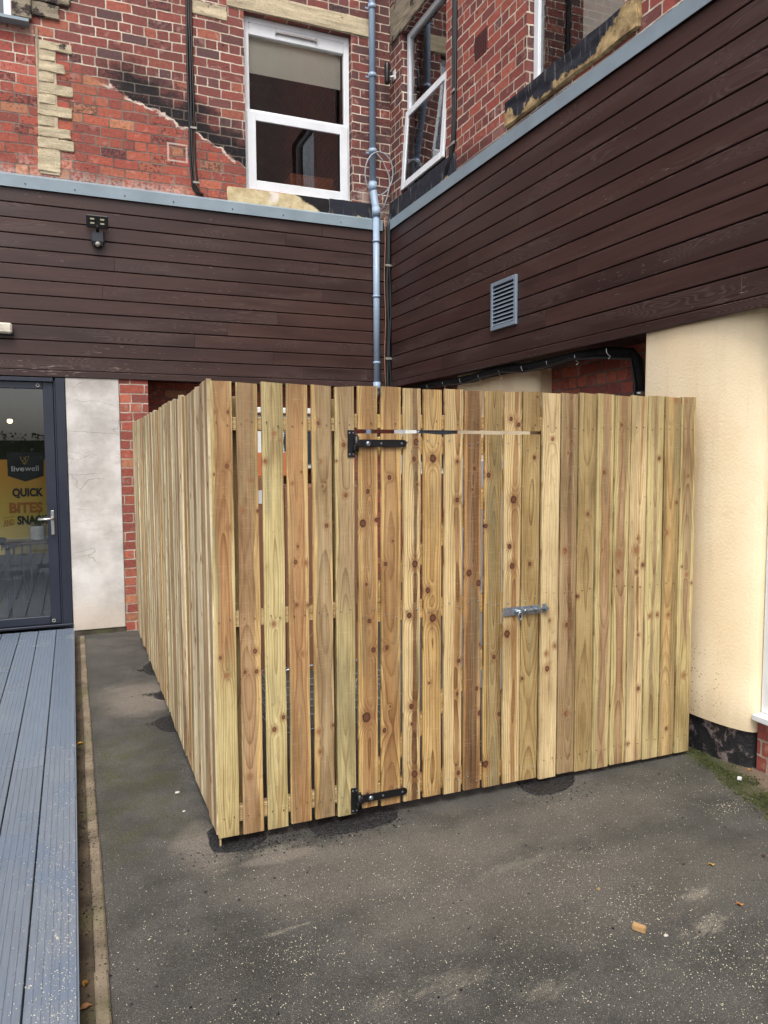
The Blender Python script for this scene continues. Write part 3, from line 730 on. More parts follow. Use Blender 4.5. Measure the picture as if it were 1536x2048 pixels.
# windows
def frame_box(mb, u0, u1, v0, v1, w_, d0, d1, axis, plane, c=.004):
    for a in ((u0, u0+w_, v0, v1), (u1-w_, u1, v0, v1), (u0+w_, u1-w_, v0, v0+w_), (u0+w_, u1-w_, v1-w_, v1)):
        if axis == 'A': mb.box(a[0], a[1], plane+d0, plane+d1, a[2], a[3], 0, c)
        else: mb.box(plane+d0, plane+d1, a[0], a[1], a[2], a[3], 0, c)
def room(x0, x1, y0, y1, z0, z1, open_):
    mb = MB()
    F = {'-y': [(x0,y0,z0),(x1,y0,z0),(x1,y0,z1),(x0,y0,z1)], '+y': [(x0,y1,z0),(x1,y1,z0),(x1,y1,z1),(x0,y1,z1)], '-x': [(x0,y0,z0),(x0,y1,z0),(x0,y1,z1),(x0,y0,z1)],
         '+x': [(x1,y0,z0),(x1,y1,z0),(x1,y1,z1),(x1,y0,z1)], '-z': [(x0,y0,z0),(x1,y0,z0),(x1,y1,z0),(x0,y1,z0)], '+z': [(x0,y0,z1),(x1,y0,z1),(x1,y1,z1),(x0,y1,z1)]}
    for k_, f in F.items():
        if k_ != open_: mb.poly(f)
    return mb.build('room_interior', ROOM, BLD, fixn=False)
fy = YBR+.085
def winA():
    u0, u1, v0, v1 = WA; mb = MB()
    tr = 5.02
    frame_box(mb, u0+.004, u1-.004, v0+.004, v1-.004, .058, -.02, .04, 'A', fy)
    mb.box(u0+.062, u1-.062, fy-.018, fy+.038, 5.76, v1-.062, 0, .004)          # deep head
    mb.box(u0+.062, u1-.062, fy-.022, fy+.038, tr-.035, tr+.035, 0, .004)
    W = mb.build('window', WHITEF, BLD, origin=((u0+u1)/2, fy, v0))
    s_ = MB(); frame_box(s_, u0+.03, u1-.03, v0+.02, tr+.01, .085, -.042, -.02, 'A', fy); s_.build('sash', WHITEF, W)
    g_ = MB(); g_.sheet(u0+.06, u1-.06, fy+.006, fy+.012, tr+.02, 5.77); g_.build('pane', GLASS, W, fixn=False)
    g_ = MB(); g_.sheet(u0+.10, u1-.10, fy-.034, fy-.028, v0+.09, tr-.06); g_.build('pane', GLASS, W, fixn=False)
    t_ = MB(); t_.box(1.99, 2.41, fy-.038, fy-.019, 5.815, 5.838, 0, .005); t_.box(1.985, 2.0, fy-.042, fy-.019, 5.808, 5.845, 0, .003); t_.box(2.40, 2.415, fy-.042, fy-.019, 5.808, 5.845, 0, .003)
    t_.build('trickle_vent', SATIN, W)
    b = MB(); b.box(u0+.07, u1-.07, YBR+.155, YBR+.158, 5.44, 5.86); b.build('roller_blind', BLIND, BLD)
    # drip strip + sill bead
    m2 = MB(); m2.box(u0-.0, u1, fy-.05, fy-.0205, v0-.006, v0+.018, 0, .003); m2.build('sill_bead', WHITEF, W)
room(1.2, 3.05, YBR+.22, 10.2, 3.6, 6.6, '-y')
winA()
q = MB(); q.box(2.30, 2.80, 8.2, 8.5, 3.61, 4.74, 0, .01); o = q.build('cardboard_box', CARDO); tag(o, 'orange brown box standing inside the lower pane of the back wall window', 'box')
def winB1():
    u0, u1, v0, v1 = WB1; px = XBR+.08; mb = MB(); tr = 5.11
    frame_box(mb, u0+.004, u1-.004, v0+.004, v1-.004, .055, -.02, .04, 'B', px)
    mb.box(px-.02, px+.04, u0+.06, u1-.06, tr-.03, tr+.03, 0, .004)
    W = mb.build('window', WHITEF, BLD, origin=(px, (u0+u1)/2, v0))
    g_ = MB(); g_.sheet(px+.004, px+.01, u0+.05, u1-.05, tr+.02, v1-.05); g_.build('pane', GLASS, W, fixn=False)
    # lower sash pushed open at the bottom, hinged on the transom
    ang = math.radians(4.2); hz = tr+.0
    M = Matrix.Translation((px-.024, 0, hz)) @ Matrix.Rotation(ang, 4, 'Y') @ Matrix.Translation((-(px-.024), 0, -hz))
    s_ = MB(); frame_box(s_, u0+.02, u1-.02, v0+.03, tr-.0, .07, -.046, -.022, 'B', px)
    s_.v = [tuple(M @ Vector(v)) for v in s_.v]; so_ = s_.build('sash', WHITEF, W)
    g_ = MB(); g_.sheet(px-.036, px-.030, u0+.08, u1-.08, v0+.09, tr-.06); g_.v = [tuple(M @ Vector(v)) for v in g_.v]; g_.build('pane', GLASS, W, fixn=False)
    t_ = MB(); t_.box(px-.034, px-.020, 6.55, 6.85, tr+.0, tr+.018, 0, .003); t_.build('trickle_vent', GREYPL, W)
room(XBR+.22, 5.4, 6.0, 7.48, 3.7, 6.4, '-x')
winB1()
def winB2():
    u0, u1, v0, v1 = WB2; px = XBR+.08; mb = MB()
    frame_box(mb, u0+.004, u1-.004, v0+.004, v1-.004, .062, -.02, .04, 'B', px)
    W = mb.build('window', WHITEF, BLD, origin=(px, (u0+u1)/2, v0))
    g_ = MB(); g_.sheet(px+.004, px+.01, u0+.055, u1-.055, v0+.055, v1-.055); g_.build('pane', GLASS, W, fixn=False)
    b = MB(); b.box(px+.2, px+.204, u0+.05, u1-.3, v0+.02, v1); b.build('curtain', BLIND, BLD)
room(XBR+.22, 5.4, 3.4, 5.2, 3.7, 6.8, '-x')
winB2()
def winTL():
    u0, u1, v0, v1 = WTL; mb = MB(); frame_box(mb, u0+.004, u1-.004, v0+.004, v1-.004, .06, -.02, .04, 'A', fy)
    W = mb.build('window', WHITEF, BLD, origin=((u0+u1)/2, fy, v0))
    g_ = MB(); g_.sheet(u0+.06, u1-.06, fy+.004, fy+.01, v0+.06, v1-.06); g_.build('pane', GLASS, W, fixn=False)
    q = MB(); rough_block(q, -.355, -.205, YBR-.05, YBR+.02, 5.44, 6.4, .006, .06, 20); q.build('mullion', STONE_G, BLD)
    q = MB(); q.prism([(YBR-.10, 5.385), (YBR-.10, 5.41), (YBR+.03, 5.44), (YBR+.03, 5.385)], -1.7, -.225, 'x'); q.build('lead_sill', FLASH, BLD)
room(-2.4, -.1, YBR+.22, 10, 4.5, 7.2, '-y')
winTL()
# air brick on the right wall
q = MB()
y0, y1, z0, z1 = 5.49, 5.70, 4.91, 5.09
q.box(XBR-.004, XBR+.002, y0, y1, z0, z1); ab = q.build('air_brick', plain('terracotta_vent', (96, 44, 44), .8, 0., .1, 20.), BLD)
q = MB()
for a in range(6):
    for b_ in range(9):
        yy = y0+.018+a*.034; zz = z0+.012+b_*.0182; q.box(XBR-.0055, XBR-.0045, yy+(b_ % 2)*.006, yy+.019+(b_ % 2)*.006, zz, zz+.009)
q.build('vent_slots', BLACK, ab)

# ---- cladding
def cladding(axis):
    rr = random.Random(31 if axis == 'A' else 32); mb = MB()
    plane = YA if axis == 'A' else XC
    lo, hi = (-6.0, 3.085) if axis == 'A' else (-6.0, 7.36)
    z = 2.43; T = .024; gap = .0075; rows = []
    def board(a, b, z0, z1, rnd, proud=0.):
        p0 = plane-proud
        prof = [(p0+T, z0), (p0+.004, z0), (p0, z0+.004), (p0, z1-.005), (p0+.005, z1), (p0+T, z1)]
        mb.prism(prof, a, b, 'x' if axis == 'A' else 'y', rnd)
    board(lo, hi, 2.368, z-.004, rr.random(), .004)
    while z < 4.06:
        z1 = min(z+.1305-gap, 4.075); segs = [lo]
        p = hi - rr.uniform(.6, 3.2)
        cuts = []
        while p > lo+.5: cuts.append(p); p -= rr.choice((3.6, 4.2, 4.8))
        cs = [lo]+cuts[::-1]+[hi]
        for a, b in zip(cs, cs[1:]): board(a+.0012, b-.0012, z, z1, rr.random())
        z += .1305
    o = mb.build('cladding', CLAD, BLD)
    b = MB()
    if axis == 'A': b.box(lo, 3.19, plane+.026, YBR-.002, 2.40, 4.05)
    else: b.box(plane+.026, XBR-.002, lo, YA+.02, 2.40, 4.05)
    b.build('cladding_backing', BLACK, BLD)
cladding('A'); cladding('B')
# flashing on top of the cladding
q = MB(); q.prism([(YA-.022, 3.985), (YA-.022, 4.085), (YBR+.002, 4.135), (YBR+.002, 4.11), (YA+.02, 4.06), (YA-.018, 4.06), (YA-.018, 3.985)], -6, 3.06, 'x'); F1 = q.build('flashing', FLASH, BLD)
for xx in (-.30, .10, .52, .95, 1.5, 2.0, 2.6):
    q = MB(); q.tube([(xx, YA-.026, 4.02), (xx, YA-.021, 4.02)], .006, 8); q.build('rivet', BLKPL, F1)
q = MB(); q.prism([(XC-.022, 3.985), (XC-.022, 4.085), (XBR+.002, 4.13), (XBR+.002, 4.11), (XC+.02, 4.06), (XC-.018, 4.06), (XC-.018, 3.985)], -6, 7.34, 'y'); q.build('flashing', FLASH, BLD)
# soffit boards
q = MB(); q.box(.68, 3.6, YA+.03, 7.95, 2.384, 2.40); q.box(XC+.03, 4.2, -6, 7.95, 2.386, 2.404); q.build('soffit', plain('dark_soffit', (44, 32, 30), .6, 0., .15, 5.), BLD)

# ---- ground floor of the back wall
q = MB(); q.box(-.036, .422, YA+.006, YA+.3, .045, 2.37, 0, .006)
bmx = bmesh.new()
PILo = q.build('rendered_panel', PLASTER, BLD); tag(PILo, 'off white patched cement render panel')
q = MB(); rough_block(q, -.036, .43, YA+.012, YA+.3, -.02, .044, .006, .04, 25); q.build('plinth', mat_concrete('stained_footing', srgb(96,88,76), srgb(60,54,46), .6), BLD)
q = MB(); q.box(.424, .68, YA+.018, YA+.4, 0, 2.37); q.build('brick_pier', BRICK_P, BLD)
q = MB(); q.poly([(.68, 7.80, 0), (3.6, 7.80, 0), (3.6, 7.80, 2.39), (.68, 7.80, 2.39)]); q.poly([(3.50, 7.8, 0), (3.50, -6, 0), (3.50, -6, 2.39), (3.50, 7.8, 2.39)]); q.build('recessed_wall', BRICK_S, BLD, fixn=False)
# rounded cream columns standing out from the right wall
def column(yn, yf, name, xf=3.165):
    prof = []
    R1 = .16
    # near side: gentle curve back to the wall line
    xe = xf+.097; pts = [(3.52, yn-.0), (xe, yn)]
    for k in range(9):
        t = k/8*math.pi/2; pts.append((xe-(xe-xf)*math.sin(t), yn + .36*(1-math.cos(t))))
    pts += [(xf-.006, (yn+yf)/2+.1), (xf, yf-.02), (xf+.006, yf), (3.52, yf)]
    mb = MB(); mb.prism(pts, .20, 2.384, 'z', 0, False)
    o = mb.build(name, CREAM, BLD)
    for p in o.data.polygons: p.use_smooth = abs(p.normal.z) < .5
    o.data.set_sharp_from_angle(angle=math.radians(35)) if hasattr(o.data, 'set_sharp_from_angle') else None
    mb = MB(); pl = [(x+.018, y+.01 if y < (yn+yf)/2 else y-.01) for x, y in pts]
    mb.prism(pl, -.02, .199, 'z'); mb.build('plinth', PLINTH, o)
column(2.80, 3.58, 'cream_column')
column(5.0, 6.2, 'cream_column', 3.30)
# low brick wall, sill and window beyond the column (at the right border)
q = MB(); q.box(3.27, 3.49, -3, 2.797, 0, .27); q.build('low_wall', BRICK_P, BLD)
q = MB(); q.box(3.225, 3.48, -3, 2.798, .272, .305, 0, .004); q.build('window_sill', WHITEF, BLD)
q = MB(); frame_box(q, 1.2, 2.795, .307, 2.30, .06, 0, .06, 'B', 3.285); q.box(3.29, 3.345, 1.26, 2.735, .80, .86, 0, .003); W = q.build('window', WHITEF, BLD, origin=(3.3, 2, .3))
q = MB(); q.sheet(3.31, 3.316, 1.25, 2.74, .36, 2.25); q.build('pane', GLASS, W, fixn=False)

# ---- café door
def door():
    mb = MB(); y0 = YA-.004
    mb.box(-.120, -.040, y0, y0+.09, DZ+.002, 2.36, 0, .004)                  # jamb
    mb.box(-.135, -.121, y0+.022, y0+.09, DZ+.002, 2.34, 0, .003)
    mb.box(-1.4, -.136, y0+.0, y0+.09, 2.325, 2.36, 0, .003)
    mb.box(-1.4, -.04, y0-.01, y0+.10, DZ+.0012, DZ+.022, 0, .003)           # threshold
    F = mb.build('door_frame', ANTH, BLD)
    d = MB(); yl = y0+.03
    d.box(-.225, -.138, yl, yl+.06, DZ+.026, 2.322, 0, .004)
    d.box(-1.15, -.226, yl, yl+.06, 2.262, 2.322, 0, .004); d.box(-1.15, -.226, yl, yl+.06, DZ+.026, DZ+.10, 0, .004); d.box(-1.24, -1.151, yl, yl+.06, DZ+.026, 2.322, 0, .004)
    D = d.build('door', ANTH, BLD, origin=(-.7, yl, DZ))
    g_ = MB(); g_.sheet(-1.15, -.224, yl+.028, yl+.034, DZ+.099, 2.263); g_.build('pane', GLASSD, D, fixn=False)
    h = MB(); h.box(-.196, -.164, yl-.012, yl-.0005, .945, 1.17, 0, .006)
    h.tube([(-.180, yl-.01, 1.095), (-.180, yl-.055, 1.095), (-.19, yl-.062, 1.095), (-.30, yl-.062, 1.092)], .0105, 10)
    h.tube([(-.180, yl-.016, .975), (-.180, yl-.010, .975)], .010, 10); h.build('handle', SATIN, D)
    for p in ((-.262, 2.292), (-.20, .155)):
        e = MB(); e.tube([(p[0]+.013*math.cos(t), yl-.004, p[1]+.013*math.sin(t)) for t in [k*math.pi/7 for k in range(15)]], .004, 6)
        e.build('grommet', GALV2, D)
door()
q = MB(); q.box(-3, .65, 7.72, 7.74, 2.42, 2.44)
mb = MB()
x0, x1, y0, y1, z0, z1 = -4.5, -.039, YA+.095, 11.5, .09, 2.7
for f in ([(x0,y1,z0),(x1,y1,z0),(x1,y1,z1),(x0,y1,z1)], [(x0,y0,z0),(x0,y1,z0),(x0,y1,z1),(x0,y0,z1)], [(x1,y0,z0),(x1,y1,z0),(x1,y1,z1),(x1,y0,z1)], [(x0,y0,z0),(x1,y0,z0),(x1,y1,z0),(x0,y1,z0)], [(x0,y0,z1),(x1,y0,z1),(x1,y1,z1),(x0,y1,z1)]): mb.poly(f)
mb.build('room_interior', plain('cafe_plaster', (96, 98, 88), .9), BLD, fixn=False)

# banner inside the door
def text_obj(name, body, x, z, h, y, mat, parent, width=None, bold=0., shear=0., rot=0.):
    cu = bpy.data.curves.new(name, 'FONT'); cu.body = body; cu.size = 1; cu.extrude = .004; cu.offset = bold; cu.shear = shear; cu.resolution_u = 3
    t = bpy.data.objects.new(name, cu); COL.objects.link(t); bpy.context.view_layer.update()
    me = bpy.data.meshes.new_from_object(t); bpy.data.objects.remove(t)
    xs = [v.co.x for v in me.vertices]; ys = [v.co.y for v in me.vertices]
    sx = (width/(max(xs)-min(xs))) if width else h/(max(ys)-min(ys)); sy = h/(max(ys)-min(ys)); x_, y_ = min(xs), min(ys)
    c, s_ = math.cos(rot), math.sin(rot)
    for v in me.vertices:
        a, b = (v.co.x-x_)*sx, (v.co.y-y_)*sy; dp = v.co.z
        v.co = (a*c-b*s_, -.002-dp*.3, a*s_+b*c)
    me.materials.clear(); me.materials.append(mat)
    o = bpy.data.objects.new(name, me); COL.objects.link(o); o.parent = parent; o.location = Vector((x, y, z))-parent.location
    return o
YB_ = 8.0
bp = lambda x, y: onY(x, y, YB_)
ban = thing('banner', 'yellow cafe banner with dark pointed badge behind the door glass', 'banner', (-.45, YB_, .7))
q = MB(); a, b = bp(0, 1110), bp(97, 915)
def banmat():
    g = G('yellow_banner'); v = g.pos(); x, y, z = g.sep(v); c = g.mix(g.sstep(z, 1.0, 1.6), srgb(200,176,88), srgb(198,140,52)); return g.done(c, .7)
q.box(-1.1, -.17, YB_, YB_+.01, .72, 1.63); q.build('sheet', banmat(), ban)
q = MB(); P = [bp(13, 905), bp(87, 905), bp(87, 952), bp(51, 963), bp(16, 952)]
pf = [(p.x, p.z) for p in P]; q.prism(pf, YB_-.004, YB_-.001, 'y'); q.build('badge', INK, ban)
WHT = plain('banner_white', (205, 205, 200), .7); ORG = plain('banner_orange', (176, 110, 52), .7); GLD = plain('banner_gold', (190, 160, 100), .6)
p = bp(23, 943); p2 = bp(49, 941.5); text_obj('lettering', 'live', p.x, p.z-.0, .052, YB_-.004, WHT, ban, p2.x-p.x, .02)
p = bp(50, 942.5); p2 = bp(77.5, 941.5); text_obj('lettering', 'well', p.x, p.z+.002, .052, YB_-.004, WHT, ban, p2.x-p.x, 0.)
q = MB(); L_ = [bp(40, 913), bp(47, 927), bp(50, 928.5), bp(54, 924), bp(58, 913), bp(52, 913.5), bp(47, 922)]
q.tube([(v.x, YB_-.006, v.z) for v in L_], .003, 6); L_ = [bp(48, 914), bp(52, 921), bp(49, 928)]; q.tube([(v.x, YB_-.006, v.z) for v in L_], .003, 6); q.build('emblem', GLD, ban)
p = bp(25, 997); p2 = bp(87, 995); text_obj('lettering', 'QUICK', p.x, p.z, .098, YB_-.001, INK, ban, p2.x-p.x, .045)
p = bp(19, 1027); p2 = bp(86, 1022); text_obj('lettering', 'BITES', p.x, p.z, .105, YB_-.001, ORG, ban, p2.x-p.x, .045)
p = bp(7, 1051); p2 = bp(29, 1048); text_obj('lettering', 'AND', p.x, p.z, .05, YB_-.001, ORG, ban, p2.x-p.x, .012, .2, .1)
for ya, yb in ((1036.5, 1032.5), (1052.5, 1048.5)):
    v0, v1 = bp(6, ya), bp(29, yb); q = MB(); q.tube([(v0.x, YB_-.003, v0.z), (v1.x, YB_-.003, v1.z)], .0025, 6)
    q.build('ribbon_line', ORG, ban)
p = bp(35, 1050); p2 = bp(98, 1047); text_obj('lettering', 'SNACKS', p.x, p.z, .088, YB_-.001, INK, ban, p2.x-p.x+.03, .045)
q = MB()
for cx, cy, s_ in ((3, 1085, 1.3), (18, 1092, 1.)):
    c_ = bp(cx, cy)
    for dx, dz, r_ in ((-.04, 0, .022), (0, .018, .03), (.04, .0, .024), (.02, -.006, .02), (-.02, -.005, .02)):
        q.prism([(c_.x+dx*s_+r_*s_*1.3*math.cos(t), c_.z+dz*s_+r_*s_*.7*math.sin(t)) for t in [k*math.pi/5 for k in range(10)]], YB_-.004, YB_-.0005-.0003*dx, 'y')
    q.box(c_.x-.004, c_.x+.004, YB_-.004, YB_-.0002, c_.z-.08, c_.z)
q.build('tree_silhouette', INK, ban)
# table, plant and pot, pendant
tb = thing('cafe_table', 'dark slatted table just inside the glazed door', 'table', (-.35, 7.75, .1))
q = MB(); q.box(-.60, -.08, 7.60, 7.92, .845, .875, 0, .004); q.build('table_top', plain('table_walnut', (70, 52, 40), .4), tb)
for xx in (-.59, -.10):
    for yy in (7.61, 7.90): q = MB(); q.box(xx, xx+.02, yy, yy+.02, .10, .845); q.build('leg', ANTH, tb)
for xx in (-.53, -.46, -.39): q = MB(); q.box(xx, xx+.018, 7.612, 7.622, .35, .845); q.build('slat', ANTH, tb)
pp = thing('potted_plant', 'spiky green plant in a white pot on the table behind the door', 'plant', (-.32, 7.76, .875))
q = MB(); q.lathe([(.0, .0), (.062, .0), (.068, .012), (.07, .10), (.078, .135), (.07, .135), (.062, .10), (0, .10)], (-.32, 7.76, .876)); q.build('pot', WHITEP, pp)
q = MB(); rr = random.Random(9)
for k in range(46):
    a = rr.uniform(0, 6.3); el = rr.uniform(.35, 1.4); L_ = rr.uniform(.10, .21); c0 = Vector((-.32, 7.76, .98)); d = Vector((math.cos(a)*math.cos(el), math.sin(a)*math.cos(el), math.sin(el))); s_ = d.cross(Vector((0, 0, 1))).normalized()*.006
    mid = c0+d*L_*.5; tip = c0+d*L_-Vector((0, 0, .02)); q.poly([c0-s_*.6, c0+s_*.6, mid+s_, mid-s_]); q.poly([mid-s_, mid+s_, tip])
q.build('leaves', plain('plant_leaf', (84, 104, 52), .5, 0., .3, 20.), pp, fixn=False)
la = thing('pendant_lamp', 'small metal pendant lamp with lit bulb seen through the door', 'lamp', (-.575, 8.6, 2.06))
q = MB(); q.tube([(-.575, 8.6, 2.70), (-.575, 8.6, 2.14)], .004, 6); q.build('cord', BLKPL, la)
q = MB(); q.lathe([(.001, .12), (.022, .11), (.026, .08), (.03, .05), (.055, .025), (.11, 0), (.108, -.004), (.05, .018)], (-.575, 8.6, 2.04)); q.build('lamp_shade', GREYPL, la)
bm = bmesh.new(); bmesh.ops.create_uvsphere(bm, u_segments=14, v_segments=10, radius=.027); q = MB(); q.bm(bm, smooth=True, mat=Matrix.Translation((-.575, 8.6, 2.022))); q.build('bulb', BULB, la)

# ================================================================ WALL FITTINGS
def downpipe():
    T = thing('drainpipe', 'blue grey plastic downpipe running down the inner corner', 'drainpipe', (2.98, 7.40, 0))
    yu, yl, r = YBR-.075, YA-.055, .0335; xu, xl = 2.972, 3.005
    xl = onY(753, 600, yl).x; xu = onY(745, 250, yu).x
    q = MB(); q.tube([(xu, yu, 9.0), (xu, yu, 4.44)], r, 20); q.build('upper_pipe', PIPE, T)
    q = MB(); q.tube([(xu, yu, 4.46), (xu, yu, 4.40), (xu+.004, yu-.006, 4.37), (xl-.006, yl+.010, 4.23), (xl, yl, 4.20), (xl, yl, 4.12)], r+.006, 20)
    q.tube([(xu, yu, 4.47), (xu, yu, 4.38)], r+.010, 20); q.tube([(xl, yl, 4.20), (xl, yl, 4.11)], r+.010, 20); q.build('offset_bend', PIPE, T)
    q = MB(); q.tube([(xl, yl, 4.14), (xl, yl, 2.33)], r, 20); q.build('lower_pipe', PIPE, T)
    q = MB(); q.tube([(xl, yl, 2.42), (xl, yl, 2.36), (xl, yl, 2.345)], [r+.005, r+.005, r], 20); q.tube([(xl, yl, 2.36), (xl, yl+.02, 2.30), (xl, yl+.22, 2.16), (xl, yl+.24, 2.10), (xl, yl+.24, .1)], r, 16); q.build('shoe_pipe', PIPE, T)
    for z in (4.78, 5.53, 6.2):
        q = MB(); q.tube([(xu, yu, z+.022), (xu, yu, z-.022)], r+.008, 20); q.box(xu-.012, xu+.012, yu+.03, YBR+.005, z-.012, z+.012); q.box(xu-.075, xu-.03, yu-.004, yu+.004, z-.03, z-.012, 0, .002); q.build('collar', PIPE, T)
    for z in (3.86, 3.30, 2.62):
        q = MB(); q.tube([(xl, yl, z+.012), (xl, yl, z-.012)], r+.005, 20); q.box(xl-.012, xl+.012, yl+.02, YA+.002, z-.010, z+.010); q.build('collar', PIPE, T)
downpipe()
# black cable trunk in the inner corner below the flashing
T = thing('cable_bundle', 'black cable bundle dropping down the cladding corner behind the downpipe', 'cable', (3.11, 7.38, 2.4))
q = MB(); rr = random.Random(2)
q.box(3.095, 3.135, YA-.02, YA+.02, 2.30, 4.02, 0, .004)
q.build('trunking', BLKPL, T)
for k, (dx, dy, r_) in enumerate(((0., -.035, .010), (.022, -.040, .011), (.018, -.022, .008), (-.012, -.028, .007))):
    q = MB(); pts = []
    for j in range(15):
        z = 4.16-j*.14; pts.append((3.112+dx+.008*math.sin(j*.9+k*2)+(.035 if j == 0 else 0), YA+dy+.006*math.sin(j*1.3+k), z))
    q.tube(pts, r_, 8); q.build('cable', BLKPL if k else GREYPL, T)
q = MB(); q.tube([(3.085+.005*math.sin(j), YA-.016, 4.12-j*.13) for j in range(15)], .004, 6); q.build('cable', plain('tan_cable', (176, 132, 108), .5), T)
for z in (3.62, 2.66): q = MB(); q.box(3.075, 3.155, YA-.056, YA-.050, z, z+.022, 0, .002); q.build('clip', GALV2, T)
# two cable runs on the brickwork
def cable_run(name, label, pts_list, clips, parentloc):
    T = thing(name, label, 'cable', parentloc, 'cable bundles clipped to the upper brickwork')
    for pts, r_, mat in pts_list: q = MB(); q.tube(pts, r_, 8); q.build('cable', mat, T)
    for b in clips: q = MB(); q.box(*b, 0, .002); q.build('clip', GALV2, T)
wob = lambda k, a=.003: a*math.sin(k*1.7)
pA = lambda off, z0=4.16: [(1.135+off+.003*k/3+wob(k+off*100), YBR-.016, 8.0-k*.32) for k in range(12)] + [(1.165+off, YBR-.016, z0+.05), (1.19+off*.5, YBR-.014, z0), (1.24, YBR-.012, z0-.012)]
cable_run('cable_bundle', 'black cable bundle clipped to the brick left of the window', [(pA(-.022), .011, BLKPL), (pA(0.), .012, BLKPL), (pA(.022), .010, BLKPL), (pA(.008)[:12]+[(1.17, YBR-.03, 4.24), (1.22, YBR-.026, 4.17), (1.30, YBR-.012, 4.142), (2.3, YBR-.012, 4.137), (3.0, YBR-.012, 4.132)], .004, COPPER)],
          [(1.13, 1.19, YBR-.034, YBR-.028, 4.74, 4.76), (1.145, 1.205, YBR-.034, YBR-.028, 4.24, 4.26)], (1.14, YBR, 4.2))
pB = lambda off, z0=4.20: [(XBR-.016, 6.03+off+wob(k+off*100), 8.0-k*.30) for k in range(12)] + [(XBR-.018, 6.04+off, 4.45), (XBR-.022, 6.08+off, 4.28), (XBR-.026, 6.16+off, 4.16)]
cable_run('cable_bundle', 'black and grey cables clipped to the brick right of the open window', [(pB(-.022), .012, BLKPL), (pB(0.), .011, GREYPL), (pB(.024), .012, BLKPL)],
          [(XBR-.036, XBR-.028, 6.0, 6.07, 4.80, 4.825), (XBR-.036, XBR-.028, 6.0, 6.075, 4.36, 4.385)], (XBR, 6.03, 4.2))
# loose white loop of cable round the pipe
q = MB(); c0 = Vector((3.02, YBR-.03, 4.56)); pts = [c0+Vector((.155*math.sin(t), -.11*abs(math.cos(t/2)), .20*math.cos(t))) for t in [k*2*math.pi/26 for k in range(27)]]
q.tube(pts, .006, 8); pts = [c0+Vector((-.05, -.02, .26)), c0+Vector((.06, -.01, .17)), c0+Vector((.14, 0, .03)), c0+Vector((.155, 0, -.06)), c0+Vector((.12, -.01, -.2)), c0+Vector((.07, -.02, -.33))]
q.tube(pts, .006, 8)
tag(q.build('cable_loop', plain('pale_cable', (176, 184, 192), .4), origin=c0), 'loose pale cable coiled in a loop around the downpipe', 'cable')
# small black sensor on bracket
T = thing('camera_sensor', 'small black cylindrical sensor on a white bracket beside the inner corner', 'sensor', (XBR-.05, 7.40, 5.5))
q = MB(); q.tube([(XBR-.085, 7.37, 5.66), (XBR-.085, 7.37, 5.64), (XBR-.085, 7.37, 5.47), (XBR-.085, 7.37, 5.45)], [.022, .028, .028, .022], 14); q.build('housing', BLKPL, T)
q = MB(); q.tube([(XBR-.06, 7.37, 5.52), (XBR, 7.37, 5.54)], .012, 8); q.box(XBR-.012, XBR+.0, 7.34, 7.40, 5.50, 5.60, 0, .003); q.build('bracket', WHITEP, T)

# floodlight with sensor
T = thing('security_light', 'black twin LED security light with sensor on the back wall cladding', 'light', (.28, YA, 3.7))
q = MB(); M = Matrix.Translation((.275, YA-.085, 3.745)) @ Matrix.Rotation(math.radians(16), 4, 'X')
t = MB(); t.box(-.092, .092, -.012, .014, -.055, .055, 0, .006); q.v = [tuple(M @ Vector(v)) for v in t.v]; q.f, q.r, q.sm = t.f, t.r, t.sm; q.build('lamp_head', BLKPL, T)
for sx in (-.042, .042):
    for sz in (-.013, .022):
        t = MB(); t.box(sx-.017, sx+.017, -.0145, -.0125, sz-.007, sz+.007); t.v = [tuple(M @ Vector(v)) for v in t.v]; t.build('led', plain('led_lens', (190, 186, 160), .3), T)
q = MB(); q.box(.222, .332, YA-.055, YA, 3.575, 3.68, 0, .010); q.prism([(YA-.055, 3.59), (YA-.02, 3.59), (YA-.03, 3.55), (YA-.045, 3.55)], .235, .319, 'x'); q.build('base_box', GREYPL, T)
q = MB(); q.tube([(.277, YA-.05, 3.67), (.277, YA-.085, 3.72)], .014, 8); q.build('neck', BLKPL, T)
bm = bmesh.new(); bmesh.ops.create_uvsphere(bm, u_segments=12, v_segments=8, radius=.024); q = MB(); q.bm(bm, smooth=True, mat=Matrix.Translation((.277, YA-.045, 3.56))); q.build('sensor', plain('sensor_lens', (150, 146, 138), .3), T)
# strip light at left border
T = thing('strip_light', 'aged white strip light fitting on the cladding above the door', 'light', (-.6, YA, 2.77))
q = MB(); q.box(-1.1, -.445, YA-.07, YA-.001, 2.725, 2.815, 0, .014); q.build('diffuser', AGEDW, T)
q = MB(); q.box(-1.11, -.436, YA-.03, YA-.0005, 2.718, 2.735, 0, .003); q.build('gasket', GREYPL, T)
# louvre vent grille on the right cladding
T = thing('vent_grille', 'grey metal louvred vent grille on the right wall cladding', 'vent', (XC, 5.115, 2.82))
y0, y1, z0, z1 = 4.935, 5.30, 2.64, 3.01; q = MB()
frame_box(q, y0, y1, z0, z1, .030, -.022, .0, 'B', XC, .003); q.build('frame', LOUV, T)
q = MB(); q.box(XC-.003, XC-.001, y0+.03, y1-.03, z0+.03, z1-.03); q.build('backing', BLACK, T)
for k in range(10):
    z = z0+.036+k*.0305; q = MB(); q.prism([(XC-.020, z), (XC-.017, z-.001), (XC-.004, z+.016), (XC-.005, z+.019)], y0+.029, y1-.029, 'y'); q.build('louvre', LOUV, T)
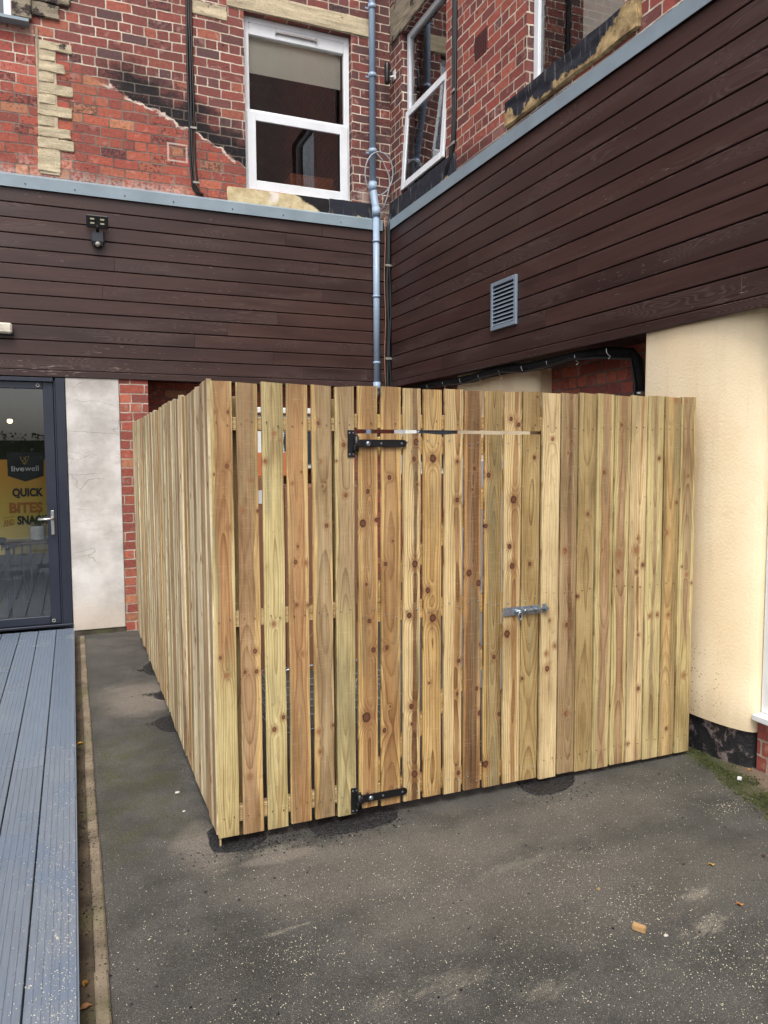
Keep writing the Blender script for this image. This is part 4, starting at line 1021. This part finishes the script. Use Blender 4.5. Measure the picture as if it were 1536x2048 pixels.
# black lagged pipes under the soffit
T = thing('lagged_pipe', 'black insulated pipe bundle strapped under the right soffit and down the brick', 'pipe', (3.35, 3.9, 2.2))
pts = [(3.22, 7.3, 2.20)]+[(3.225+.008*math.sin(k*2.), 7.0-k*.30, 2.325+.01*math.sin(k*1.4)) for k in range(10)]+[(3.29, 4.08, 2.33), (3.38, 3.96, 2.315), (3.41, 3.93, 2.26), (3.42, 3.92, 2.15), (3.425, 3.915, 1.2), (3.425, 3.915, .4)]
q = MB(); q.tube(pts, .036, 14); q.build('insulation', plain('foam_lagging', (14, 14, 15), .9, 0., .25, 14., .4), T)
q = MB(); q.tube([(p[0]-.045, p[1]+.02, p[2]-.028+.01*math.sin(i*2.1)) for i, p in enumerate(pts[:12])]+[(3.36, 3.93, 2.27), (3.37, 3.90, 2.1), (3.38, 3.90, .5)], .008, 8); q.build('cable', BLKPL, T)
for k in range(9):
    yy = 6.6-k*.33; q = MB(); q.tube([(3.225+.040*math.cos(t), yy, 2.325+.040*math.sin(t)) for t in [math.pi*.95+j*math.pi/8 for j in range(5)]]+[(3.20, yy-.005, 2.265)], .0026, 6); q.build('strap', WHITEP, T)
q = MB(); q.tube([(3.425, 3.915, 2.06), (3.425, 3.915, 2.035)], .047, 14); q.build('strap', SATIN, T)

# ================================================================ FENCE ENCLOSURE
YF, XS = 3.087, .517
FEN = thing('timber_fence', 'new softwood picket enclosure with hinged gate standing against the building corner', 'fence', (XS, YF, 0))
CRM, GRN, YEL, OLV = (232,216,176), (218,208,160), (222,196,144), (186,168,124)
TAN, ORT, BRN, GTN, PNK = (190,156,114), (196,158,116), (138,106,78), (182,162,130), (188,158,124)
# x at top (left,right), x at bottom (left,right), sap, heart, heart half-width, heart x, ring depth, height where the heart begins
PK = [
 (418.5,463.9,437.8,479,GRN,ORT,.034,.006,.02,.75), (471,514,488,528,YEL,PNK,.034,-.012,.05,-1), (522,565.4,537,577,GRN,TAN,.0,0,.02,-1),
 (572.7,614.4,583.8,623.8,YEL,ORT,.035,-.006,.03,-1), (622,662.5,632.5,670,YEL,GTN,.036,.01,.05,-1), (668.5,708.6,677.8,711,GRN,GTN,.040,.0,.02,.95),
 (716,755.5,719,756.6,YEL,TAN,.030,.004,.015,-1), (762.5,804,764.5,799.6,YEL,TAN,.036,-.004,.05,-1), (807,841.7,807,840.4,CRM,BRN,.012,.012,.03,-1),
 (848,884,847,882,YEL,TAN,.0,0,.02,-1), (890.4,927,888,922,CRM,TAN,.012,.018,.025,-1), (930,965,928,959,TAN,BRN,.034,-.004,.02,-1),
 (971,1006.3,966.7,999,YEL,OLV,.036,.0,.012,-1), (1010,1044.6,1005,1037,CRM,TAN,.014,.012,.03,-1), (1047,1082.5,1039,1072,OLV,TAN,.0,0,.04,-1),
 (1087.3,1122.3,1078,1110.6,CRM,TAN,.0,0,.02,-1), (1124.5,1157,1114,1146,GTN,BRN,.012,.012,.03,.6), (1160,1195,1149,1180.5,OLV,OLV,.0,0,.06,-1),
 (1197,1230,1184.5,1214.5,GRN,PNK,.028,.006,.04,-1), (1232.8,1264,1219.5,1248,GRN,PNK,.026,.0,.04,-1), (1266,1296.7,1250.5,1281.8,CRM,TAN,.006,.012,.03,-1),
 (1298.6,1329.5,1284.5,1314,GRN,GTN,.012,.0,.02,-1), (1332.6,1362.3,1316,1345,OLV,YEL,.02,-.01,.05,-1), (1364.7,1393.5,1348,1376.5,GRN,GTN,.034,.0,.04,.7)]
# knots read off the boards: picture x, y and radius in mm
KN = [(431,823,5),(456,824,6),(454,932,8),(428,949,4),(458,1056,7), (494,840,3),(502,961,5),(484,1021,6),(515,1022,6), (548,867,7),(531,923,8),(559,881,4),
 (603,944,4),(585,967,5),(596,1093,5),(591,1124,8),(612,1126,8),(594,1210,6),(616,1211,6), (636,846,7),(641,923,4),(650,964,4),(645,973,4),(653,1051,8),
 (687,890,8),(691,990,8),(673,922,4), (736,983,8),(726,1047,13),(753,1040,8),(733,1169,5), (454,1351,8),(441,1316,6), (510,1302,9),(490,1344,7),(513,1343,8),(500,1553,7),(494,1615,7),
 (548,1248,8),(567,1435,8),(549,1459,9), (605,1308,7),(605,1391,8),(594,1431,8),(619,1431,8),(611,1526,8),(602,1633,9), (638,1463,8),(640,1503,7),(666,1450,6),
 (739,1242,8),(747,1300,9),(733,1435,17),(735,1589,7), (774,1295,8),(781,1413,4),(769,1461,8), (819,1231,10),(823,1413,10),(824,1448,6),(829,1548,13),
 (779,955,8),(786,1082,4),(771,1128,7), (832,884,11),(828,918,8),(834,969,5),(830,1128,12),(816,1193,10), (866,917,14),(856,1181,10),(866,1236,14),
 (915,1000,8),(915,923,5), (949,937,7),(945,979,4),(938,1146,12),(957,1166,11), (977,950,9),(972,1052,8), (1027,999,14),(1019,1093,9),(1024,1132,11),(1022,838,8),(1037,849,8),
 (1069,915,7),(1059,1128,8),(1075,794,4), (1105,878,8), (774,1296,7), (824,1413,9), (859,1366,4), (918,1322,7),(915,1388,6),(917,1546,8),(912,1531,4), (961,1289,7),(953,1377,8),(959,1426,9),(942,1572,4),
 (988,1314,8),(998,1428,8),(971,1528,13), (1014,1268,14), (1044,1357,6), (1094,1337,12),(1092,1307,8),(1109,1292,8),(1099,1241,5), (1133,1250,10),(1132,1427,10),
 (1143,883,7),(1136,906,4),(1130,1102,12), (1176,1028,8),(1156,1193,8), (1208,945,8),(1203,1100,5), (1244,850,7),(1238,1107,9),(1237,1143,8), (1273,1100,13),(1276,1077,6),(1286,1130,9),(1274,1144,8),(1277,1270,6),(1277,1377,9),(1255,1488,7),
 (1318,917,9),(1299,1232,8),(1314,1229,8), (1352,800,9),(1353,1005,8),(1334,1065,8),(1337,1230,8),(1332,1457,8),(1336,1230,7), (1376,952,5),(1372,1149,7),(1363,1133,5),(1382,1166,6),(1368,1350,9),(1372,802,5)]
def wood_props(o, seed, sap, heart, hw, hx, dep, zh, knots=(), gate=0):
    o['seed'] = float(seed); o['sap'] = [a*b for a, b in zip(srgb(*sap)[:3], (.91, .85, .76) if not gate else (.88, .80, .67))]; o['heart'] = [a*b for a, b in zip(srgb(*heart)[:3], (.88, .83, .75) if not gate else (.82, .75, .63))]; o['gate'] = float(gate); o['hw'] = float(hw); o['hx'] = float(hx); o['dep'] = float(dep); o['zh'] = float(zh)
    for k in range(8): o['k%d' % k] = list(map(float, knots[k])) if k < len(knots) else [0., 0., 0.]
def picket_mesh(w_, th, z0, z1, rr, axis='x', lean=0.):
    """a sawn board standing on z, slightly wavy edges, softened arrises, front face at y=0"""
    mb = MB(); n = 9; rings = []; c = .0022
    wl = [rr.uniform(-.0013, .0013) for _ in range(n)]; wr = [rr.uniform(-.0013, .0013) for _ in range(n)]; bow = rr.uniform(-.004, .004)
    sl = rr.uniform(-.003, .003)
    for k in range(n):
        t = k/(n-1); z = z0+(z1-z0)*t; b = bow*math.sin(math.pi*t); a0, a1 = -w_/2+wl[k], w_/2+wr[k]
        dz = sl if k == n-1 else 0
        rings.append([(a0+c, b, z-dz), (a1-c, b, z+dz), (a1, b+c, z+dz), (a1, b+th-c, z+dz), (a1-c, b+th, z+dz), (a0+c, b+th, z-dz), (a0, b+th-c, z-dz), (a0, b+c, z-dz)])
    for r1, r2 in zip(rings, rings[1:]):
        for k in range(8):
            k2 = (k+1) % 8; mb.poly([r1[k], r1[k2], r2[k2], r2[k]])
    mb.poly(rings[0]); mb.poly(rings[-1])
    if axis == 'y':     # board whose face looks towards -x: local x keeps the width
        pass
    return mb
GATE = bpy.data.objects.new('gate', None); COL.objects.link(GATE); GATE.parent = FEN; gl = Vector((onY(717, 1200, YF).x, YF, 0)); GATE.location = gl-FEN.location
tag(GATE, 'timber gate with two black strap hinges and a galvanised bolt')
def add_picket(name, parent, ppos, loc, mesh, rot, props, mat=WOOD):
    o = mesh.build(name, mat); o.parent = parent; o.location = Vector(loc)-Vector(ppos); o.rotation_euler = rot
    wood_props(o, *props); return o
rr = random.Random(77)
used = [[] for _ in PK]
info = []
for i, (tl, tr_, bl, br_, *_r) in enumerate(PK):
    ytop = 762+(tl-405)*.0305; ybot = 1675-.18*(bl-438)
    T0, T1, B0, B1 = onY(tl, ytop, YF), onY(tr_, ytop, YF), onY(bl, ybot, YF), onY(br_, ybot, YF)
    xt, xb = (T0.x+T1.x)/2, (B0.x+B1.x)/2; w_ = ((T1.x-T0.x)+(B1.x-B0.x))/2
    info.append((xt, xb, w_, T0.z, B0.z))
for kx, ky, kr in KN:
    P_ = onY(kx, ky, YF); best = min(range(len(PK)), key=lambda i: abs(P_.x-(info[i][1]+(info[i][0]-info[i][1])*P_.z/1.95)))
    xc = info[best][1]+(info[best][0]-info[best][1])*P_.z/1.95
    if len(used[best]) < 8: used[best].append((P_.x-xc, P_.z, kr/1000*(1.12 if 6 <= best <= 14 else .95)))
GAPZ = 1.752
for i, (xt, xb, w_, zt, zb) in enumerate(info):
    sap, heart, hw, hx, dep, zh = PK[i][4:10]; props = (i*3.7+1, sap, heart, hw, hx, dep, zh, used[i], int(6 <= i <= 14))
    lean = math.atan((xt-xb)/1.9); zt = 1.953+rr.uniform(-.004, .004); zb = .048-.009*max(0, (xb-.6))/1.+rr.uniform(-.006, .006)
    y = YF+rr.uniform(-.002, .002); th = .020
    loc = (xb-.05*(xt-xb)/1.9, y, 0)
    gate = 6 <= i <= 14
    if gate:
        zb = .052-.010*(i-6)/9.+rr.uniform(-.003, .003)
        add_picket('picket', FEN, FEN.location, loc, picket_mesh(w_, th, 1.767, zt, rr), (0, lean, 0), props)
        o = add_picket('picket', GATE, gl, loc, picket_mesh(w_, th, zb, 1.749+.001*(i % 3), rr), (0, lean, 0), props)
    else:
        o = add_picket('picket', FEN, FEN.location, loc, picket_mesh(w_, th, zb, zt, rr), (0, lean, 0), props)
        if i == 2: o['label'] = 'pale green cream picket, third from the corner'
# side run: boards seen almost edge on
y = YF+.004; k = 0
CR2, GR2 = (232,224,200), (222,216,190)
pals = [(CR2, GTN), (GR2, GTN), (CR2, PNK), (CR2, OLV), (GR2, PNK), (YEL, TAN)]
while y < 7.16:
    w_ = .094+rr.uniform(-.002, .002); a, b = rr.choice(pals)
    ks = [(rr.uniform(-.035, .035), rr.uniform(.1, 1.9), rr.uniform(.005, .011)) for _ in range(5)]
    m_ = picket_mesh(w_, .020, .05+rr.uniform(-.012, .012), 1.955+rr.uniform(-.010, .010), rr)
    o = m_.build('picket', WOOD); o.parent = FEN
    xo = XS+rr.uniform(-.0045, .0035)
    o.location = Vector((xo, y+w_/2, 0))-FEN.location; o.rotation_euler = (rr.uniform(-.003, .003), 0, -math.pi/2+rr.uniform(-.03, .03))
    # after turning, the front (local -y) faces -x and the width runs along y
    wood_props(o, 200+k*2.3, a, b, rr.choice((0, .02, .035, .035)), rr.uniform(-.01, .01), rr.uniform(.01, .05), -1, ks)
    y += w_+rr.uniform(.006, .014); k += 1
# rails and posts behind the boards
def timber(name, parent, ppos, x0, x1, y0, y1, z0, z1, sap, heart, seed, along='x'):
    L = {'x': x1-x0, 'y': y1-y0, 'z': z1-z0}[along]
    mb = MB()
    a = {'x': (y1-y0, z1-z0), 'y': (x1-x0, z1-z0), 'z': (x1-x0, y1-y0)}[along]
    mb.box(-a[1]/2 if along != 'z' else -a[0]/2, a[1]/2 if along != 'z' else a[0]/2, -a[0]/2 if along != 'z' else -a[1]/2, a[0]/2 if along != 'z' else a[1]/2, 0, L, 0, .003)
    o = mb.build(name, WOOD); o.parent = parent
    if along == 'z': o.location = Vector(((x0+x1)/2, (y0+y1)/2, z0))-Vector(ppos)
    elif along == 'x': o.location = Vector((x0, (y0+y1)/2, (z0+z1)/2))-Vector(ppos); o.rotation_euler = (0, math.pi/2, 0)
    else: o.location = Vector(((x0+x1)/2, y0, (z0+z1)/2))-Vector(ppos); o.rotation_euler = (-math.pi/2, 0, -0.) ; o.rotation_mode = 'XYZ'; o.matrix_basis = Matrix.Translation(o.location) @ Matrix(((0, 1, 0, 0), (0, 0, 1, 0), (1, 0, 0, 0), (0, 0, 0, 1)))
    wood_props(o, seed, sap, heart, .0, 0, .04, -1); return o
yr = YF+.0215; gx0, gx1 = gl.x+.004, onY(1082, 1200, YF).x
for z0, z1 in ((1.757, 1.812), (.935, 1.002), (.092, .158)):
    timber('rail', FEN, FEN.location, XS+.022, gx0-.012, yr, yr+.042, z0, z1, CRM, TAN, z0*7+1)
    timber('rail', FEN, FEN.location, gx1+.012, 3.105 if z0 > .5 else 3.09, yr, yr+.042, z0 if z0 < 1.5 else 1.755, z1, YEL, TAN, z0*7+3)
    timber('rail', FEN, FEN.location, XS+.0215, XS+.063, YF+.07, 7.17, z0-.004, z1-.004, CRM, TAN, z0*7+5, 'y')
timber('rail', FEN, FEN.location, gx0-.010, gx1+.010, yr, yr+.042, 1.772, 1.835, YEL, TAN, 33)
for z0, z1 in ((1.655, 1.735), (.90, .985), (.07, .15)):
    timber('rail', GATE, gl, gx0+.006, gx1-.008, yr, yr+.038, z0, z1, YEL, TAN, z0*5+2)
# diagonal gate braces
for (xa, za, xb_, zb_) in ((gx0+.05, .16, gx1-.05, .90), (gx0+.05, .99, gx1-.05, 1.65)):
    L = math.dist((xa, za), (xb_, zb_)); mb = MB(); mb.box(-.036, .036, -.018, .018, 0, L, 0, .003); o = mb.build('brace', WOOD); o.parent = GATE
    o.location = Vector((xa, yr+.0182, za))-gl; o.rotation_euler = (0, math.atan2(xb_-xa, zb_-za), 0); wood_props(o, xa+za*3, YEL, TAN, 0, 0, .04, -1)
for xx, yy in ((XS+.066, yr+.045), (gx0-.095, yr+.045), (gx1+.018, yr+.045), (2.99, yr+.045), (XS+.066, 4.3), (XS+.066, 5.6), (XS+.066, 7.05)):
    timber('post', FEN, FEN.location, xx, xx+.075, yy, yy+.075, .0, 1.90, OLV, GTN, xx*9+yy, 'z')
# screws / nails
rn = random.Random(12)
def screw_proto(r_, mat):
    q = MB(); q.tube([(0, -.0038, 0), (0, .004, 0)], r_, 8); o = q.build('screw', mat); return o
def screws(proto, parent, ppos, spots):
    for k, (x, z) in enumerate(spots):
        o = proto if k == 0 else proto.copy()
        if k: COL.objects.link(o)
        o.parent = parent; o.location = Vector((x, YF, z))-ppos
fs, gs = [], []
for i, (xt, xb, w_, zt, zb) in enumerate(info):
    g_ = 6 <= i <= 14
    for z in ((1.785, .968, .125) if not g_ else (1.80,)):
        for sx in ((-.25, .25) if not g_ else (.2,)): fs.append((xb+(xt-xb)*z/1.95+sx*w_+rn.uniform(-.004, .004), z+rn.uniform(-.01, .01)))
    if g_:
        for z in (1.70, .945, .105):
            for sx in (-.28, .28): gs.append((xb+(xt-xb)*z/1.95+sx*w_+rn.uniform(-.004, .004), z+rn.uniform(-.022, .022)-(.008*(i-6)/9 if z < .2 else 0)))
screws(screw_proto(.0026, plain('dull_screws', (90, 80, 66), .5, .3)), FEN, FEN.location, fs)
screws(screw_proto(.0030, STEEL), GATE, gl, gs)
# hinges
def hinge(z, tilt=0.):
    xp0, xp1 = onY(695, 890, YF-.005).x, onY(709.5, 890, YF-.005).x
    if z < .5: xp0, xp1 = onY(702, 1610, YF-.005).x, onY(716, 1610, YF-.005).x
    xe = onY(813, 887, YF-.007).x if z > .5 else onY(814, 1590, YF-.007).x
    yk = YF-.020
    mb = MB(); mb.box(xp0, xp1, YF-.0075, YF-.0032, z-.060, z+.057, 0, .001)
    kx = xp1+.003
    mb.tube([(kx, yk, z-.036), (kx, yk, z+.030)], .0105, 12)
    mb.box(kx-.016, kx, YF-.028, YF-.004, z-.034, z-.010, 0, .002)
    mb.tube([(kx, yk, z+.030), (kx, yk, z+.038)], .006, 10)
    n = 10; z_, x_ = z, kx+.012
    # tapering strap with a rounded end
    h0 = .0165
    pts = [(kx-.002, z_-h0), (kx-.002, z_+h0)]
    for k in range(n+1):
        a = math.pi/2-math.pi*k/n; pts.append((xe-h0*.98+h0*.98*math.cos(a), z_+h0*.98*math.sin(a)))
    mb2 = []
    mb.prism(pts, YF-.0105, YF-.0052, 'y')
    mb.box(kx-.001, kx+.016, YF-.030, YF-.006, z-h0, z+h0, 0, .004)
    # raised rim rib
    h = mb.build('hinge', BLKHW, GATE, origin=(kx, YF-.01, z))
    s_ = MB()
    bolt = (kx+.058, z-.002); s_.tube([(bolt[0], YF-.0105, bolt[1]), (bolt[0], YF-.014, bolt[1]), (bolt[0], YF-.017, bolt[1])], [.0115, .0105, .004], 14)
    for fx in (.5, .96): xx = kx+.012+(xe-kx-.028)*fx; s_.tube([(xx, YF-.0105, z), (xx, YF-.0118, z)], .0046, 10)
    for dx in (.25, .78):
        for dz in (-.048, .045): xx = xp0+(xp1-xp0)*dx; s_.tube([(xx, YF-.0075, z+dz), (xx, YF-.0086, z+dz)], .0042, 10)
    s_.build('bolt_heads', STEEL, h)
    if tilt: h.rotation_euler = (0, -tilt, 0)
hinge(1.706); hinge(.104, .0)
# sliding bolt
def slide_bolt():
    yb = YF-.004; P0 = onY(1007, 1222, YF-.006); P1 = onY(1080, 1220, YF-.006); P2 = onY(1096, 1218, YF-.012); z = (P0.z+P1.z)/2
    T = MB(); T.box(P0.x, P1.x, yb-.003, yb, z-.021, z+.021, 0, .001)
    B_ = T.build('slide_bolt', STEEL, GATE, origin=(P0.x, yb, z))
    T = MB(); T.tube([(P0.x+.060, yb-.012, z), (P2.x, yb-.012, z+.002)], .0065, 12); T.build('rod', STEEL, B_)
    for xx in (P0.x+.085, P0.x+.115, P1.x-.03):
        T = MB(); pr = [(yb-.003, z-.018), (yb-.006, z-.018), (yb-.008, z-.010), (yb-.020, z-.008), (yb-.022, z), (yb-.020, z+.008), (yb-.008, z+.010), (yb-.006, z+.018), (yb-.003, z+.018)]
        T.prism(pr, xx, xx+(.024 if xx < P1.x-.05 else .012), 'x')
        T.build('guide', STEEL, B_)
    T = MB(); c = (P0.x+.083, yb-.020, z-.018); T.tube([(c[0]+.010*math.sin(t), c[1], c[2]-.004+.019*math.cos(t)) for t in [k*math.pi/8 for k in range(17)]], .0032, 8); T.build('thumb_ring', STEEL, B_)
    T = MB(); T.box(P2.x-.030, P2.x-.004, yb-.003, yb-.0006, z-.019, z+.024, 0, .001); pr = [(yb-.003, z-.012), (yb-.021, z-.009), (yb-.023, z), (yb-.021, z+.011), (yb-.003, z+.014)]; T.prism(pr, P2.x-.024, P2.x-.010, 'x'); T.build('bolt_keep', STEEL, FEN)
slide_bolt()
# splinter spike under the corner and stray fibres along the sawn edges
q = MB(); q.prism([(XS+.006, YF+.004), (XS+.014, YF+.004), (XS+.012, YF+.014)], .005, .06, 'z'); o = q.build('splinter', WOOD, FEN); wood_props(o, 5, CRM, CRM, 0, 0, .03, -1)
q = MB(); rf = random.Random(8)
for _ in range(230):
    i = rf.randrange(len(info)); xt, xb, w_, zt, zb = info[i]; z = rf.uniform(.08, 1.9); sx = rf.choice((-1, 1))
    x = xb+(xt-xb)*z/1.95+sx*w_*.5; L = rf.uniform(.006, .028); a = rf.uniform(-.9, .9)
    p0 = Vector((x-sx*.002, YF-.001, z)); p1 = p0+Vector((sx*.5*L*math.cos(a)+.001, -rf.uniform(0, .006), L*.8*math.sin(a)+L*.3))
    q.tube([p0, (p0+p1)/2+Vector((0, -.002, .002)), p1], .0005, 4, 0, False)
q.build('wood_fibres', plain('wood_fibre', (214, 186, 138), .8), FEN)['kind'] = 'stuff'

# ================================================================ INSIDE THE ENCLOSURE (glimpsed through the gaps)
def aircon(name, label, x, z, y, W=.78):
    T = thing(name, label, 'air conditioner', (x+.4, y, z), 'air conditioning units inside the enclosure')
    q = MB(); q.box(x, x+W, y, y+.28, z, z+.54, 0, .012); q.build('casing', WHITEP, T)
    cx, cz = x+W*.66, z+.27; q = MB(); q.tube([(cx, y-.006, cz), (cx, y-.002, cz)], .22, 24); q.build('fan_opening', plain('fan_shadow', (70, 78, 92), .8), T)
    q = MB()
    for k in range(17): d = -.21+k*.026; q.box(cx-.22, cx+.22, y-.014, y-.010, cz+d-.002, cz+d+.002)
    for k in range(17): d = -.21+k*.026; q.box(cx+d-.002, cx+d+.002, y-.018, y-.0145, cz-.22, cz+.22)
    q.build('grille', GREYPL, T)
aircon('air_conditioner', 'white outdoor air conditioning unit high on the wall behind the left pickets', 1.66, 1.52, 7.35)
q = MB(); q.box(1.05, 2.52, 7.3, 7.42, 2.075, 2.13, 0, .006); tag(q.build('cable_trunking', WHITEP, origin=(1.7, 7.4, 2.1)), 'white horizontal trunking above the unit behind the pickets', 'trunking')
aircon('air_conditioner', 'white outdoor air conditioning unit behind the gate top near the corner', onY(812, 863, 6.2).x, 1.48, 6.2, onY(906, 863, 6.2).x-onY(812, 863, 6.2).x)
def carton(name, label, x0, x1, y0, y1, z0, z1, mat, labels):
    T = thing(name, label, 'box', ((x0+x1)/2, y0, z0), 'cardboard boxes inside the enclosure')
    q = MB(); q.box(x0, x1, y0, y1, z0, z1, 0, .004); q.build('carton', mat, T)
    q = MB(); q.box((x0+x1)/2-.025, (x0+x1)/2+.025, y0-.0015, y0-.0005, z0+.02, z1-.01); q.build('tape', PAPER, T)
    for a, b, c, d in labels: q = MB(); q.box(a, b, y0-.003, y0-.0018, c, d); q.build('paper_label', PAPER, T)
carton('cardboard_box', 'tall brown cardboard box behind the second and third pickets', .95, 1.45, 5.5, 6.1, .002, 1.50, CARD, ((1.26, 1.31, 1.30, 1.40),))
carton('cardboard_box', 'brown cardboard box behind the fourth to sixth pickets', 1.47, 2.12, 5.5, 6.1, .002, 1.42, CARD, ((1.49, 1.55, .93, 1.03),))
carton('cardboard_box', 'flat orange brown box lying on top of the tall brown box', 1.0, 1.5, 5.55, 6.0, 1.502, 1.68, CARDO, ())
T = thing('steel_cabinet', 'pale upright metal cabinet glimpsed behind the pickets right of the gate', 'cabinet', (2.9, 4.7, 0))
q = MB(); q.box(2.62, 3.12, 4.45, 4.9, .01, 1.62, 0, .008); q.build('casing', plain('pale_blue_grey', (176, 188, 198), .4), T); q = MB(); q.box(2.66, 2.68, 4.43, 4.449, .7, 1.0, 0, .004); q.build('handle', STEEL, T)
T = thing('wire_basket', 'low white wire basket on the ground behind the left pickets', 'basket', (1.35, 4.4, 0))
q = MB()
for z in (.03, .12, .21, .30):
    q.tube([(1.05, 4.2, z), (1.75, 4.2, z), (1.75, 4.6, z), (1.05, 4.6, z), (1.05, 4.2, z)], .004, 6)
for k in range(8): x = 1.05+k*.1; q.tube([(x, 4.2, .30), (x, 4.2, .03), (x, 4.6, .03), (x, 4.6, .30)], .002, 5)
q.build('wires', LOUV, T); q = MB(); q.tube([(1.06, 4.4, .31), (1.2, 4.38, .36), (1.6, 4.38, .36), (1.74, 4.4, .31)], .006, 8); q.build('handle', STEEL, T)

# ================================================================ SMALL THINGS ON THE GROUND
def chunk(name, label, cat, c, dims, rz, mat, amp=.002, rx=0.):
    mb = MB(); rough_block(mb, -dims[0]/2, dims[0]/2, -dims[1]/2, dims[1]/2, 0, dims[2], amp, .012, c[0]*10, min(dims)*.12)
    o = mb.build(name, mat); o.location = (c[0], c[1], .0015); o.rotation_euler = (rx, 0, rz); tag(o, label, cat, 'bits of wood and stone on the ground'); return o
SAWN = plain('sawn_end_timber', (178, 142, 96), .8, 0., .15, 40., .2)
c = onG(1278, 1862); chunk('wood_offcut', 'small block of sawn timber lying alone on the asphalt', 'offcut', c, (.045, .022, .02), 2.15, SAWN, .0015)
c = onG(1197, 1780); chunk('wood_chip', 'tiny pale wood chip on open asphalt left of the timber block', 'wood chip', c, (.012, .008, .006), .5, SAWN, .001)
c = onG(1479, 1560); chunk('stone_chip', 'pale square stone chip on the moss by the cream column', 'stone', c, (.022, .020, .014), .6, WHITEP, .001)
def leaf(label, c, rz, col, s=.03):
    mb = MB(); n = 8; L = []; R = []
    for k in range(n+1):
        t = k/n; w_ = math.sin(math.pi*t**.8)*s*.32; z = .003+.006*math.sin(t*3+c[0])
        L.append((t*s-s/2, -w_, z+.004*abs(math.sin(t*7)))); R.append((t*s-s/2, w_, z+.003)); 
    for k in range(n): mb.poly([L[k], L[k+1], (L[k+1][0], 0, .002), (L[k][0], 0, .002)]); mb.poly([(L[k][0], 0, .002), (L[k+1][0], 0, .002), R[k+1], R[k]])
    mb.tube([(-s/2, 0, .003), (-s*.8, .002, .006)], .0008, 5)
    o = mb.build('fallen_leaf', plain('leaf_%d' % int(c[1]*100), col, .6, 0., .2, 60.), fixn=False); o.location = (c[0], c[1], .004); o.rotation_euler = (0, 0, rz); tag(o, label, 'leaf', 'fallen leaves on the ground')
for lb, p, rz, col, s in (('yellow leaf in the gutter beside the deck halfway up', (160, 1490), .3, (206,150,30), .035), ('ochre leaf in the gutter near the bottom left', (171, 1972), 1.2, (176,128,60), .028),
                       ('brown leaf in the gutter at the very bottom left', (172, 2020), .2, (150,98,40), .035), ('dark red brown leaf on asphalt at the right border', (1527, 1714), .8, (112,60,40), .02),
                       ('curled orange leaf right of the timber block', (1480, 1811), -.2, (184,124,70), .03), ('small orange leaf at the foot of the cream column', (1497, 1541), .5, (214,140,40), .022), ('thin straw coloured leaf near the right side', (1423, 1731), -.1, (186,150,84), .03)):
    leaf(lb, onG(*p), rz, col, s)
for lb, p, s in (('larger white pebble in the passage between deck and fence', (355, 1587), .011), ('small white pebble nearer the fence corner', (368, 1624), .007), ('grey pebble right of the timber block', (1332, 1873), .008)):
    c = onG(*p); bm = bmesh.new(); bmesh.ops.create_icosphere(bm, subdivisions=2, radius=1)
    for v in bm.verts: v.co = Vector((v.co.x*s*1.2, v.co.y*s*.8, v.co.z*s*.55+s*.5))
    mb = MB(); mb.bm(bm, smooth=True); o = mb.build('pebble', plain('pebble_%d' % int(s*1000), (190, 184, 172), .7)); o.location = (c.x, c.y, 0); tag(o, lb, 'pebble', 'pebbles on the asphalt')

# hedge and garden behind the viewer, which the door and window glass reflect
def hedge():
    rr = random.Random(17); mb = MB()
    for _ in range(9000):
        x = rr.uniform(-9, 6); z = rr.uniform(0, 2.3); y = -7+rr.gauss(0, .35)+.3*math.sin(x*1.3); s_ = rr.uniform(.03, .07)
        d1 = Vector((rr.gauss(0, 1), rr.gauss(0, 1), rr.gauss(0, 1))).normalized()*s_; d2 = d1.cross(Vector((rr.gauss(0, 1), rr.gauss(0, 1), rr.gauss(0, 1)))).normalized()*s_*.6
        p = Vector((x, y, z)); mb.poly([p-d1, p-d2, p+d1, p+d2])
    mb.box(-9, 6, -7.5, -7.2, 0, 2.1)
    tag(mb.build('hedge', plain('hedge_leaf', (74, 96, 42), .6, 0., .3, 3.), fixn=False), 'leafy green hedge mirrored in the cafe door glass', 'hedge')
hedge()
